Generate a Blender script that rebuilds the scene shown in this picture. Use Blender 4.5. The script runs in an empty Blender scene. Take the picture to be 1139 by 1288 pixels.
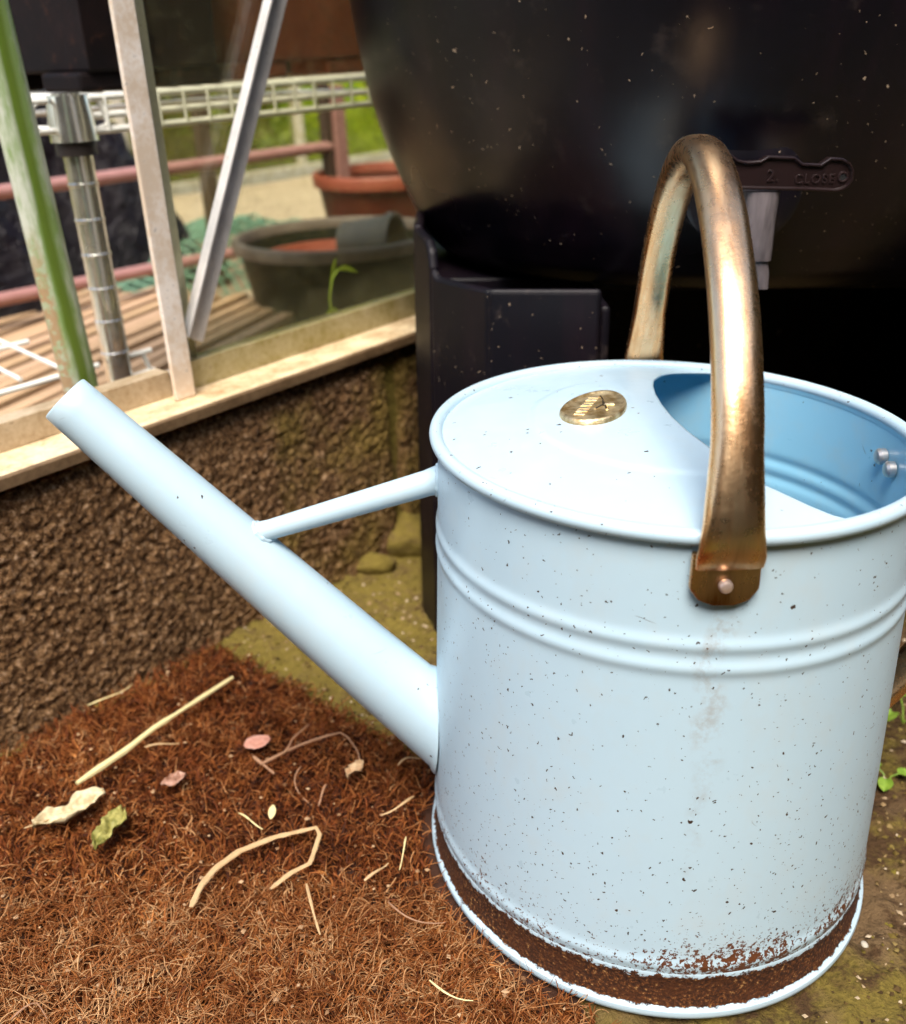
import bpy, bmesh, math, random
import numpy as np
from mathutils import Matrix, Vector

R = math.radians
rng = np.random.default_rng(7)
random.seed(7)
SC = bpy.context.scene
COL = SC.collection

# ------------------------------------------------------------------ camera
PITCH, ROLL, CAMH = 0.403536, -0.009884, 0.38762
fwd = Vector((0, math.cos(PITCH), -math.sin(PITCH)))
rgt0 = Vector((1, 0, 0)); up0 = rgt0.cross(fwd)
rgt = rgt0 * math.cos(ROLL) + up0 * math.sin(ROLL)
upv = -rgt0 * math.sin(ROLL) + up0 * math.cos(ROLL)
cam = bpy.data.cameras.new('camera')
cam.sensor_fit = 'HORIZONTAL'; cam.sensor_width = 36.0
cam.lens = 36.0 * 1250.0 / 1139.0
cam.clip_start = 0.02; cam.clip_end = 400
cam.dof.use_dof = True
cam.dof.focus_distance = 0.44
cam.dof.aperture_fstop = 10.0
camo = bpy.data.objects.new('camera', cam); COL.objects.link(camo)
camo.matrix_world = Matrix(((rgt.x, upv.x, -fwd.x, 0), (rgt.y, upv.y, -fwd.y, 0), (rgt.z, upv.z, -fwd.z, CAMH), (0, 0, 0, 1)))
SC.camera = camo

# ------------------------------------------------------------------ light
SUN_EL, SUN_AZ = 58.0, 262.0          # azimuth measured from +x, counter-clockwise: high behind the camera
w = bpy.data.worlds.new('World'); SC.world = w; w.use_nodes = True
nt = w.node_tree; nt.nodes.clear()
sky = nt.nodes.new('ShaderNodeTexSky'); sky.sky_type = 'NISHITA'; sky.sun_disc = False
sky.sun_elevation = R(SUN_EL); sky.sun_rotation = R(90 - SUN_AZ)
sky.air_density = 1.0; sky.dust_density = 2.5; sky.ozone_density = 0.6
bg = nt.nodes.new('ShaderNodeBackground'); bg.inputs[1].default_value = 0.12
out = nt.nodes.new('ShaderNodeOutputWorld')
nt.links.new(sky.outputs[0], bg.inputs[0]); nt.links.new(bg.outputs[0], out.inputs[0])
sl = bpy.data.lights.new('sun', 'SUN'); sl.energy = 2.4; sl.angle = R(30); sl.color = (1.0, 0.93, 0.84)
so = bpy.data.objects.new('sun', sl); COL.objects.link(so)
sd = Vector((math.cos(R(SUN_EL)) * math.cos(R(SUN_AZ)), math.cos(R(SUN_EL)) * math.sin(R(SUN_AZ)), math.sin(R(SUN_EL))))
so.rotation_euler = sd.to_track_quat('Z', 'Y').to_euler()
vs = SC.view_settings
vs.view_transform = 'Standard'; vs.look = 'None'; vs.gamma = 1.0; vs.use_curve_mapping = False
vs.exposure = 1.2
SC.cycles.max_bounces = 5; SC.cycles.diffuse_bounces = 4; SC.cycles.glossy_bounces = 2; SC.cycles.transparent_max_bounces = 8
SC.cycles.caustics_reflective = False; SC.cycles.caustics_refractive = False
SC.cycles.use_denoising = True; SC.cycles.adaptive_threshold = 0.03

# ------------------------------------------------------------------ material helper
class M:
    def __init__(s, name, rough=0.6, metal=0.0, spec=0.5):
        s.m = bpy.data.materials.new(name); s.m.use_nodes = True
        s.t = s.m.node_tree; s.n = s.t.nodes; s.n.clear()
        s.out = s.n.new('ShaderNodeOutputMaterial'); s.b = s.n.new('ShaderNodeBsdfPrincipled')
        s.t.links.new(s.b.outputs[0], s.out.inputs[0])
        s.set('Roughness', rough); s.set('Metallic', metal); s.set('Specular IOR Level', spec)
        s._c = None
    def set(s, k, v):
        i = s.b.inputs[k]
        if hasattr(v, 'is_output'): s.t.links.new(v, i)
        elif isinstance(v, (tuple, list)): i.default_value = (*v, 1.0) if len(v) == 3 else v
        else: i.default_value = v
        return s
    def inp(s, node, i, v):
        if hasattr(v, 'is_output'): s.t.links.new(v, node.inputs[i])
        elif isinstance(v, (tuple, list)): node.inputs[i].default_value = (*v, 1.0) if len(v) == 3 and node.inputs[i].type == 'RGBA' else v
        else: node.inputs[i].default_value = v
    def obj(s):
        if s._c is None: s._c = s.n.new('ShaderNodeTexCoord').outputs['Object']
        return s._c
    def pos(s): return s.n.new('ShaderNodeNewGeometry').outputs['Position']
    def island(s): return s.n.new('ShaderNodeNewGeometry').outputs['Random Per Island']
    def orand(s): return s.n.new('ShaderNodeObjectInfo').outputs['Random']
    def scale(s, co, v):
        x = s.n.new('ShaderNodeMapping'); s.inp(x, 0, co); x.inputs['Scale'].default_value = v; return x.outputs[0]
    def noise(s, sc, det=3, ro=0.55, co=None, dist=0.0):
        x = s.n.new('ShaderNodeTexNoise'); s.inp(x, 'Vector', co if co is not None else s.obj())
        x.inputs['Scale'].default_value = sc; x.inputs['Detail'].default_value = det
        x.inputs['Roughness'].default_value = ro; x.inputs['Distortion'].default_value = dist
        return x.outputs[0]
    def vor(s, sc, co=None, out='Distance', rnd=1.0, feat='F1'):
        x = s.n.new('ShaderNodeTexVoronoi'); x.feature = feat; s.inp(x, 'Vector', co if co is not None else s.obj())
        x.inputs['Scale'].default_value = sc; x.inputs['Randomness'].default_value = rnd
        return x.outputs[out]
    def vor2(s, sc, co=None):
        x = s.n.new('ShaderNodeTexVoronoi'); s.inp(x, 'Vector', co if co is not None else s.obj()); x.inputs['Scale'].default_value = sc
        return x.outputs['Distance'], s.sep(x.outputs['Color'])
    def warp(s, co, sc, amt):
        x = s.n.new('ShaderNodeTexNoise'); s.inp(x, 'Vector', co); x.inputs['Scale'].default_value = sc; x.inputs['Detail'].default_value = 1.0
        v = s.n.new('ShaderNodeVectorMath'); v.operation = 'MULTIPLY_ADD'; s.inp(v, 0, x.outputs['Color']); v.inputs[1].default_value = (amt,) * 3; s.inp(v, 2, co); return v.outputs[0]
    def ramp(s, f, stops, interp='LINEAR'):
        x = s.n.new('ShaderNodeValToRGB'); s.inp(x, 0, f); r = x.color_ramp; r.interpolation = interp
        while len(r.elements) < len(stops): r.elements.new(0.5)
        for e, (p, c) in zip(r.elements, stops):
            e.position = p; e.color = (c, c, c, 1) if not isinstance(c, (tuple, list)) else (*c, 1)
        return x.outputs[0]
    def mix(s, f, a, b, mode='MIX'):
        x = s.n.new('ShaderNodeMix'); x.data_type = 'RGBA'; x.blend_type = mode
        s.inp(x, 0, f); s.inp(x, 6, a); s.inp(x, 7, b); return x.outputs[2]
    def math(s, op, a, b=0.0, c=None):
        x = s.n.new('ShaderNodeMath'); x.operation = op; s.inp(x, 0, a); s.inp(x, 1, b)
        if c is not None: s.inp(x, 2, c)
        return x.outputs[0]
    def sep(s, co):
        x = s.n.new('ShaderNodeSeparateXYZ'); s.inp(x, 0, co); return x.outputs
    def rng(s, v, a, b, c=0.0, d=1.0):
        x = s.n.new('ShaderNodeMapRange'); s.inp(x, 0, v); s.inp(x, 1, a); s.inp(x, 2, b); s.inp(x, 3, c); s.inp(x, 4, d); return x.outputs[0]
    def bump(s, h, st=0.5, dist=0.002):
        x = s.n.new('ShaderNodeBump'); x.inputs['Strength'].default_value = st; x.inputs['Distance'].default_value = dist
        s.inp(x, 'Height', h); s.set('Normal', x.outputs[0]); return s

# ------------------------------------------------------------------ mesh helpers
class MB:
    def __init__(s): s.v = []; s.f = []
    def add(s, v, f):
        o = len(s.v); s.v += [tuple(p) for p in v]; s.f += [tuple(i + o for i in q) for q in f]; return s
    def box(s, a, b):
        (x0, y0, z0), (x1, y1, z1) = a, b
        return s.add([(x0, y0, z0), (x1, y0, z0), (x1, y1, z0), (x0, y1, z0), (x0, y0, z1), (x1, y0, z1), (x1, y1, z1), (x0, y1, z1)],
                     [(0, 3, 2, 1), (4, 5, 6, 7), (0, 1, 5, 4), (1, 2, 6, 5), (2, 3, 7, 6), (3, 0, 4, 7)])
    def lathe(s, prof, n=96, fx=None, cap=False):
        v = []
        for r, z in prof:
            for k in range(n):
                a = 2 * math.pi * k / n; p = (r * math.cos(a), r * math.sin(a), z); v.append(fx(p) if fx else p)
        f = []
        for i in range(len(prof) - 1):
            for k in range(n):
                k2 = (k + 1) % n; f.append((i * n + k, i * n + k2, (i + 1) * n + k2, (i + 1) * n + k))
        if cap: f.append(tuple(range(n - 1, -1, -1))); f.append(tuple((len(prof) - 1) * n + k for k in range(n)))
        return s.add(v, f)
    def tube(s, pts, rad, n=10, cap=True, sect=None, ref=None):
        pts = [Vector(p) for p in pts]; m = len(pts)
        rad = [rad] * m if not isinstance(rad, (list, tuple)) else list(rad)
        v = []; nrm = None
        for i in range(m):
            t = (pts[min(i + 1, m - 1)] - pts[max(i - 1, 0)]).normalized()
            if nrm is None:
                a = Vector(ref) if ref else (Vector((0, 0, 1)) if abs(t.z) < 0.9 else Vector((1, 0, 0)))
                nrm = (a - t * a.dot(t)).normalized()
            else: nrm = (nrm - t * nrm.dot(t)).normalized()
            b = t.cross(nrm)
            for k in range(n):
                a = 2 * math.pi * k / n; v.append(pts[i] + (nrm * math.cos(a) + b * math.sin(a)) * rad[i])
        f = []
        for i in range(m - 1):
            for k in range(n):
                k2 = (k + 1) % n; f.append((i * n + k, i * n + k2, (i + 1) * n + k2, (i + 1) * n + k))
        if cap: f.append(tuple(range(n - 1, -1, -1))); f.append(tuple((m - 1) * n + k for k in range(n)))
        return s.add(v, f)
    def grid(s, P):                                   # P: list of rows of points
        nr, nc = len(P), len(P[0])
        return s.add([p for r in P for p in r], [(i * nc + j, i * nc + j + 1, (i + 1) * nc + j + 1, (i + 1) * nc + j) for i in range(nr - 1) for j in range(nc - 1)])
    def prism(s, poly, z0, z1):
        n = len(poly)
        return s.add([(x, y, z0) for x, y in poly] + [(x, y, z1) for x, y in poly],
                     [tuple(range(n - 1, -1, -1)), tuple(range(n, 2 * n))] + [(i, (i + 1) % n, n + (i + 1) % n, n + i) for i in range(n)])
    def build(s, name, mat, parent=None, smooth=False, bevel=0, seg=2, angle=35):
        me = bpy.data.meshes.new(name); me.from_pydata(s.v, [], s.f); me.validate()
        return finish(name, me, mat, parent, smooth, bevel, seg, angle)
def finish(name, me, mat, parent=None, smooth=False, bevel=0, seg=2, angle=35):
    o = bpy.data.objects.new(name, me); COL.objects.link(o)
    if mat: me.materials.append(mat.m if isinstance(mat, M) else mat)
    if smooth: me.shade_smooth() if angle is None else me.polygons.foreach_set('use_smooth', [True] * len(me.polygons))
    if smooth and angle is not None and len(me.polygons) < 60000:
        try: me.set_sharp_from_angle(angle=R(angle))
        except Exception: pass
    if bevel:
        b = o.modifiers.new('bevel', 'BEVEL'); b.width = bevel; b.segments = seg; b.limit_method = 'ANGLE'; b.angle_limit = R(30)
    if parent: o.parent = parent
    return o
def npmesh(name, V, F, mat, parent=None, smooth=True):    # V (n,3), F (m,3 or 4) numpy
    me = bpy.data.meshes.new(name); V = np.asarray(V, np.float32); F = np.asarray(F, np.int32); k = F.shape[1]
    me.vertices.add(len(V)); me.vertices.foreach_set('co', V.ravel())
    me.loops.add(F.size); me.loops.foreach_set('vertex_index', F.ravel())
    me.polygons.add(len(F)); me.polygons.foreach_set('loop_start', np.arange(0, F.size, k, dtype=np.int32))
    me.polygons.foreach_set('use_smooth', np.full(len(F), smooth))
    me.update(calc_edges=True); me.validate()
    o = bpy.data.objects.new(name, me); COL.objects.link(o); me.materials.append(mat.m)
    if parent: o.parent = parent
    return o
def gridfaces(nr, nc):
    i, j = np.meshgrid(np.arange(nr - 1), np.arange(nc - 1), indexing='ij'); a = (i * nc + j).ravel()
    return np.stack([a, a + 1, a + nc + 1, a + nc], 1)
def tag(o, label, cat=None, group=None, kind=None):
    if label: o['label'] = label
    if cat: o['category'] = cat
    if group: o['group'] = group
    if kind: o['kind'] = kind
    return o
def empty(name, loc=(0, 0, 0), basis=None):
    o = bpy.data.objects.new(name, None); COL.objects.link(o); o.empty_display_size = 0.05
    m = Matrix.Translation(loc)
    if basis is not None: m = m @ basis.to_4x4()
    o.matrix_world = m
    return o
# numpy noise
def hash2(i, j, s):
    h = np.sin(i * 127.1 + j * 311.7 + s * 74.7) * 43758.5453; return h - np.floor(h)
def vnoise(x, y, s=0):
    i, j = np.floor(x), np.floor(y); fx, fy = x - i, y - j; fx = fx * fx * (3 - 2 * fx); fy = fy * fy * (3 - 2 * fy)
    return (hash2(i, j, s) * (1 - fx) + hash2(i + 1, j, s) * fx) * (1 - fy) + (hash2(i, j + 1, s) * (1 - fx) + hash2(i + 1, j + 1, s) * fx) * fy
def fbm(x, y, o=4, s=0):
    r = 0; a = 0.5
    for k in range(o): r = r + a * vnoise(x * 2 ** k, y * 2 ** k, s + k); a *= 0.5
    return r
def worley(x, y, s=0):
    i, j = np.floor(x), np.floor(y); d = np.full(x.shape, 9.0); hid = np.zeros(x.shape)
    for a in (-1, 0, 1):
        for b in (-1, 0, 1):
            px = i + a + hash2(i + a, j + b, s); py = j + b + hash2(i + a, j + b, s + 5)
            q = np.hypot(x - px, y - py); k = q < d; d = np.where(k, q, d); hid = np.where(k, hash2(i + a, j + b, s + 9), hid)
    return d, hid

# ------------------------------------------------------------------ the greenhouse's own frame (it leans 2.7 degrees)
AZ, TL = R(51), R(2.7)
GO = Vector((-0.29, 0.53, 0))
GU = Vector((math.cos(AZ) * math.cos(TL), math.sin(AZ) * math.cos(TL), math.sin(TL)))
GV = Vector((-math.sin(AZ), math.cos(AZ), 0)); GW = GU.cross(GV)
GB = Matrix((GU, GV, GW)).transposed()
def G(u, v, w): return GO + GU * u + GV * v + GW * w
def gthing(name, u, v, w): return empty(name, G(u, v, w), GB)
CX, CY, CH = 0.10323, 0.44924, 0.2397          # the watering can's axis and height
def oval(p):
    return (0.954 * p[0] - 0.009 * p[1], -0.009 * p[0] + 1.046 * p[1], p[2])
def onorm(x, y):
    d = 0.954 * 1.046 - 0.009 ** 2
    return math.hypot((1.046 * x + 0.009 * y) / d, (0.009 * x + 0.954 * y) / d)

# ================================================================== SETTING
MATP = [(-0.180, 0.652), (0.020, 0.480), (0.062, 0.315), (0.085, 0.12), (-0.610, 0.12)]
def in_poly(x, y, P, grow=0.0):
    ins = np.ones(x.shape, bool); n = len(P); cx = sum(p[0] for p in P) / n; cy = sum(p[1] for p in P) / n
    for k in range(n):
        (x0, y0), (x1, y1) = P[k], P[(k + 1) % n]; nx, ny = y1 - y0, -(x1 - x0); L = math.hypot(nx, ny); nx /= L; ny /= L
        if (cx - x0) * nx + (cy - y0) * ny < 0: nx, ny = -nx, -ny
        ins &= ((x - x0) * nx + (y - y0) * ny) > -grow
    return ins

def m_ground():
    m = M('mossy_stone', 0.95, spec=0.2); p = m.pos()
    n1 = m.noise(14, 5, 0.6, p); n2 = m.noise(70, 4, 0.65, p); n3 = m.noise(420, 3, 0.6, p); n4 = m.noise(5.0, 3, 0.5, p)
    stone = m.mix(m.ramp(n2, [(0.3, 0.0), (0.7, 1.0)]), (0.065, 0.036, 0.016), (0.30, 0.20, 0.10))
    moss = m.mix(n3, (0.045, 0.033, 0.007), (0.225, 0.165, 0.035))
    soil = m.mix(n3, (0.016, 0.009, 0.004), (0.11, 0.06, 0.026))
    c = m.mix(m.ramp(n1, [(0.42, 0.0), (0.56, 1.0)]), stone, moss)
    c = m.mix(m.ramp(m.math('ADD', n2, m.math('MULTIPLY', n4, 0.5)), [(0.66, 0.0), (0.84, 1.0)]), c, soil)
    x = m.sep(p)
    mossy = m.rng(x[0], 0.02, 0.10, 0.85, 0.0)
    mm = m.mix(m.noise(160, 4, 0.7, p), (0.085, 0.062, 0.010), (0.28, 0.215, 0.045))
    c = m.mix(m.math('MULTIPLY', mossy, m.ramp(n2, [(0.36, 0.3), (0.5, 1.0)])), c, mm)
    m.set('Base Color', c); m.bump(m.math('ADD', n3, n2), 0.8, 0.003); return m
GM = m_ground()
def m_earth():
    m = M('garden_earth', 0.95, spec=0.2); p = m.pos()
    n = m.noise(3, 6, 0.6, p); n2 = m.noise(60, 4, 0.6, p)
    c = m.mix(n2, (0.03, 0.02, 0.01), (0.13, 0.085, 0.045)); c = m.mix(m.ramp(n, [(0.45, 0.0), (0.6, 1.0)]), c, (0.09, 0.10, 0.022))
    m.set('Base Color', c); m.bump(n2, 0.8, 0.01); return m
mb = MB(); mb.grid([[(x, y, -0.035) for x in (-60, -8, -3, 3, 8, 60)] for y in (-60, -8, -2, 4, 8, 60)])
tag(mb.build('ground', m_earth()), None, kind='structure')
# fine stone-and-moss patch in front of the greenhouse
xs = np.arange(-0.62, 0.72, 0.0035); ys = np.arange(0.10, 1.10, 0.0035)
X, Y = np.meshgrid(xs, ys)
d, hid = worley(X / 0.012, Y / 0.012, 3)
Z = -0.005 + 0.007 * (fbm(X / 0.05, Y / 0.05, 4, 11) - 0.5) + 0.004 * (1 - np.clip(d * 1.4, 0, 1)) * (hid > 0.6) + 0.006 * (fbm(X / 0.008, Y / 0.008, 2, 21) - 0.4)
Z += 0.02 * np.clip(fbm(X / 0.16, Y / 0.16, 2, 31) - 0.4, 0, 1) * np.clip((Y - 0.62) / 0.1, 0, 1)
rc = np.hypot((X - CX) / 0.96, (Y - CY) / 1.05)
Z = np.where(rc < 0.135, np.minimum(Z, -0.0015), Z)
Z = np.where(in_poly(X, Y, MATP, 0.002), np.minimum(Z, -0.012), Z)
g = npmesh('stone_paving', np.stack([X.ravel(), Y.ravel(), Z.ravel()], 1), gridfaces(*X.shape), GM)
tag(g, None, kind='structure')

# ------------------------------------------------------------------ low wall under the greenhouse
def m_wall():
    m = M('rough_concrete', 0.95, spec=0.25); p = m.pos()
    n1 = m.noise(230, 4, 0.78, p); n2 = m.noise(14, 4, 0.6, p); n3 = m.noise(520, 2, 0.6, p)
    c = m.ramp(n1, [(0.32, (0.014, 0.006, 0.002)), (0.45, (0.085, 0.040, 0.014)), (0.57, (0.25, 0.140, 0.062)), (0.72, (0.60, 0.42, 0.27))])
    moss = m.mix(m.ramp(n1, [(0.3, 0.0), (0.65, 1.0)]), (0.025, 0.018, 0.003), (0.26, 0.18, 0.03))
    z = m.sep(p)[2]; x = m.sep(p)[0]
    mk = m.math('ADD', m.math('MULTIPLY', n2, 1.0), m.rng(x, -0.25, 0.0, -0.12, 0.22))
    c = m.mix(m.ramp(mk, [(0.54, 0.0), (0.72, 0.7)]), c, moss)
    c = m.mix(m.math('MULTIPLY', m.ramp(n3, [(0.62, 0.0), (0.75, 1.0)]), 0.35), c, (0.5, 0.37, 0.28))
    m.set('Base Color', c); m.bump(m.math('ADD', n1, n3), 0.6, 0.002); return m
WM = m_wall()
wall = gthing('low_wall', 0, 0, 0)
tag(wall, 'rough brown concrete block wall with moss under the greenhouse sill', 'wall')
def block(u0, u1, seed, step):
    us = np.arange(u0, u1 + step / 2, step); L1, L2 = 0.235, 0.10
    ss = np.arange(0, L1 + L2, step)
    Ug, S = np.meshgrid(us, ss)
    rad = 0.008
    vv = np.where(S < L1, 0.0, S - L1); ww = np.where(S < L1, S - 0.07, 0.165)
    d1, h1 = worley(Ug / 0.0036 + 0.5 * fbm(Ug / 0.01, S / 0.01, 2, 4), S / 0.0032, seed); d2, _ = worley(Ug / 0.011, S / 0.009, seed + 3)
    disp = 0.0013 * (1 - np.clip(d1, 0, 1)) * (0.1 + 1.2 * h1) + 0.0032 * (fbm(Ug / 0.0034, S / 0.0030, 2, seed + 8) - 0.5) - 0.006 * np.clip(fbm(Ug / 0.014, S / 0.012, 3, seed + 20) - 0.56, 0, 1) + 0.0015 * (1 - np.clip(d2, 0, 1)) + 0.006 * (fbm(Ug / 0.06, S / 0.06, 3, seed) - 0.5)
    edge = np.minimum(Ug - u0, u1 - Ug); disp = disp - 0.006 * np.clip(1 - edge / 0.008, 0, 1)
    t = np.clip((S - L1 + 0.012) / 0.024, 0, 1) * math.pi / 2
    nv, nw = -np.cos(t), np.sin(t)
    disp = disp - 0.004 * np.exp(-((S - L1) / 0.008) ** 2)
    V = np.stack([Ug.ravel(), (vv + nv * disp).ravel(), (ww + nw * np.minimum(disp, 0.002)).ravel()], 1)
    o = npmesh('concrete_block', V, gridfaces(*Ug.shape), WM, wall)
    b = MB(); b.box((u0 + 0.004, 0.008, -0.08), (u1 - 0.004, 0.098, 0.155)); b.build('block_core', WM, o)
block(-0.30, 0.385, 2, 0.0014)
block(0.390, 0.95, 14, 0.0026)
b = MB(); b.box((0.380, 0.004, -0.08), (0.395, 0.095, 0.158)); b.build('mortar_joint', GM, wall)

# ------------------------------------------------------------------ greenhouse frame
def m_alu(name, col, dirt, amt, rough=0.5, metal=0.15):
    m = M(name, rough, metal); p = m.obj()
    n = m.noise(30, 5, 0.65); n2 = m.noise(240, 3, 0.7); n3 = m.noise(9, 3, 0.6)
    f = m.math('ADD', m.math('MULTIPLY', n, 0.7), m.math('MULTIPLY', n2, 0.3))
    c = m.mix(m.ramp(f, [(0.5 - amt, 1.0), (0.62, 0.0)]), col, dirt)
    c = m.mix(m.math('MULTIPLY', m.ramp(n2, [(0.63, 0.0), (0.72, 1.0)]), 0.6), c, (0.12, 0.07, 0.03))
    m.set('Base Color', c); m.set('Roughness', m.rng(n, 0.3, 0.7, rough - 0.1, rough + 0.2)); m.bump(n2, 0.15, 0.001); return m
ALU = m_alu('weathered_aluminium', (0.93, 0.85, 0.77), (0.76, 0.62, 0.48), 0.06)
SILL = m_alu('dusty_sill', (0.82, 0.67, 0.43), (0.42, 0.27, 0.13), 0.16, 0.7, 0.0)
LIP = m_alu('sill_lip', (0.20, 0.125, 0.062), (0.09, 0.05, 0.022), 0.15, 0.55)
UPS = m_alu('algae_aluminium', (0.44, 0.38, 0.22), (0.24, 0.20, 0.05), 0.14)
GALV = m_alu('galvanised_steel', (0.82, 0.79, 0.76), (0.62, 0.60, 0.58), 0.2, 0.5, 0.4)
gh = gthing('greenhouse_frame', 0, 0, 0)
tag(gh, 'weathered aluminium greenhouse frame with glass pane and diagonal brace above the wall', 'greenhouse')
b = MB(); b.box((-0.6, -0.008, 0.1685), (1.6, -0.003, 0.1765)); sil = b.build('sill_lip', LIP, gh, bevel=0.0008)
b = MB(); b.box((-0.6, -0.0028, 0.170), (1.6, 0.006, 0.1755)); b.build('sill_ridge', SILL, gh, bevel=0.0008)
b = MB(); b.box((-0.6, 0.0062, 0.168), (1.6, 0.046, 0.1735)); b.build('sill_ledge', SILL, gh, bevel=0.0006)
b = MB(); b.box((-0.6, 0.040, 0.1737), (0.196, 0.0425, 0.1925)); b.box((-0.6, 0.0427, 0.188), (0.196, 0.056, 0.1920)); b.build('upstand', m_alu('upstand_aluminium', (0.55, 0.44, 0.30), (0.34, 0.24, 0.13), 0.13), gh, bevel=0.0006)
b = MB(); b.box((0.208, 0.040, 0.1737), (1.6, 0.0425, 0.1945)); b.box((0.208, 0.0427, 0.190), (1.6, 0.056, 0.1938)); b.build('upstand', UPS, gh, bevel=0.0006)
def post(u0, name='glazing_bar', z1=1.3):
    b = MB(); b.box((u0, 0.026, 0.1737), (u0 + 0.0175, 0.0295, z1)); o = b.build(name, ALU, gh, bevel=0.0012)
    b = MB(); b.box((u0 + 0.0150, 0.0297, 0.180), (u0 + 0.0172, 0.0430, z1)); b.build('bar_web', UPS, o, bevel=0.0006)
    b = MB(); b.box((u0 + 0.0175, 0.0470, 0.178), (u0 + 0.0385, 0.0495, z1)); b.build('bar_flange', GALV, o, bevel=0.0006)
    return o
post(0.1885)
post(0.80)
# diagonal brace: an L angle inside the glass
def brace(a, b_, wd, dp):
    a = Vector(a); b_ = Vector(b_); t = (b_ - a).normalized(); s = Vector((0, 1, 0)); q = t.cross(s).normalized()
    if q.x < 0: q = -q
    m = MB()
    def slab(o0, e1, e2, L1, L2):
        pts = []
        for P in (a, b_):
            for k1, k2 in ((0, 0), (1, 0), (1, 1), (0, 1)): pts.append(P + o0 + e1 * (L1 * k1) + e2 * (L2 * k2))
        m.add(pts, [(0, 1, 2, 3), (7, 6, 5, 4), (0, 4, 5, 1), (1, 5, 6, 2), (2, 6, 7, 3), (3, 7, 4, 0)])
    slab(Vector((0, 0, 0)), q, s, wd, 0.002)
    slab(-q * 0.0022, q, -s, 0.002, dp)
    return m
brace((0.2105, 0.0375, 0.215), (0.4556, 0.0375, 0.685), 0.0185, 0.0085).build('diagonal_brace', GALV, gh, bevel=0.0004)
# corner post of rusty, algae-covered metal: an L angle seen edge on
def m_green():
    m = M('algae_painted_metal', 0.35, 0.0, 0.6); p = m.obj(); x = m.sep(p)
    n = m.noise(40, 5, 0.7, m.scale(p, (1, 1, 0.25))); n2 = m.noise(160, 4, 0.7); n3 = m.noise(18, 3, 0.6, m.scale(p, (1, 1, 0.3)))
    c = m.mix(m.ramp(n, [(0.40, 0.0), (0.56, 1.0)]), (0.62, 0.66, 0.56), (0.24, 0.36, 0.12))
    st = m.math('ADD', m.math('MULTIPLY', n3, 0.014), x[0])
    c = m.mix(m.ramp(m.rng(st, 0.005, 0.028), [(0.34, 0.0), (0.48, 1.0), (0.70, 1.0), (0.86, 0.25)]), c, (0.115, 0.185, 0.022))
    f = m.math('MULTIPLY', m.ramp(n2, [(0.42, 0.0), (0.5, 1.0)]), m.math('MULTIPLY', m.ramp(m.rng(st, 0.005, 0.028), [(0.2, 1.0), (0.34, 0.0)]), m.rng(x[2], 0.09, 0.13, 1.0, 0.0)))
    c = m.mix(f, c, m.mix(n, (0.58, 0.44, 0.28), (0.30, 0.16, 0.06)))
    m.set('Base Color', c); m.bump(n2, 0.25, 0.001); return m
cp = gthing('corner_post', 0.1385, 0.078, 0.172)
cp.matrix_world = cp.matrix_world @ Matrix.Rotation(-0.036, 4, 'Y')
tag(cp, 'pale corner post streaked with green algae left of the chrome rack leg', 'post')
pr = [(-0.002, 0.004), (0.001, 0.001), (0.008, -0.001), (0.019, -0.0005), (0.0245, 0.003), (0.027, 0.008), (0.022, 0.014), (0.002, 0.013)]
MB().prism(pr, 0.0, 1.1).build('post_tube', m_green(), cp, smooth=True, angle=50)
MB().prism([(-0.002, -0.004), (0.028, -0.004), (0.028, 0.018), (-0.002, 0.018)], -0.24, 0.0).build('post_foot', GALV, cp)

# glass in the right bay
def m_glass(dirty=1.0):
    m = M('old_glass', 0.05); m.n.remove(m.b)
    tr = m.n.new('ShaderNodeBsdfTransparent'); tr.inputs[0].default_value = (0.95, 0.95, 0.86, 1)
    gl = m.n.new('ShaderNodeBsdfGlossy'); gl.inputs['Roughness'].default_value = 0.04
    df = m.n.new('ShaderNodeBsdfTranslucent'); df.inputs[0].default_value = (0.50, 0.45, 0.24, 1)
    fr = m.n.new('ShaderNodeLayerWeight'); fr.inputs[0].default_value = 0.5
    z = m.sep(m.obj())[2]
    n = m.noise(60, 5, 0.7); n2 = m.noise(7, 3, 0.5)
    dirt = m.math('ADD', m.math('MULTIPLY', m.ramp(n, [(0.5, 0.0), (0.8, 1.0)]), 0.18), m.math('MULTIPLY', n2, 0.10))
    dirt = m.math('MULTIPLY', dirt, 0.85 * dirty); dirt = m.math('ADD', dirt, m.math('MULTIPLY', m.rng(z, 0.192, 0.225, 0.35, 0.0), n))
    a = m.n.new('ShaderNodeMixShader'); b_ = m.n.new('ShaderNodeMixShader')
    m.inp(a, 0, dirt); m.t.links.new(tr.outputs[0], a.inputs[1]); m.t.links.new(df.outputs[0], a.inputs[2])
    m.inp(b_, 0, m.math('MULTIPLY_ADD', m.math('POWER', fr.outputs['Facing'], 5.0), 0.9, 0.03)); m.t.links.new(a.outputs[0], b_.inputs[1]); m.t.links.new(gl.outputs[0], b_.inputs[2])
    m.t.links.new(b_.outputs[0], m.out.inputs[0]); return m
GLASS = m_glass(); GLASS2 = m_glass(0.2)
MB().box((0.2055, 0.0432, 0.1955), (0.8, 0.0462, 1.3)).build('glass_pane', GLASS, gh)

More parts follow.
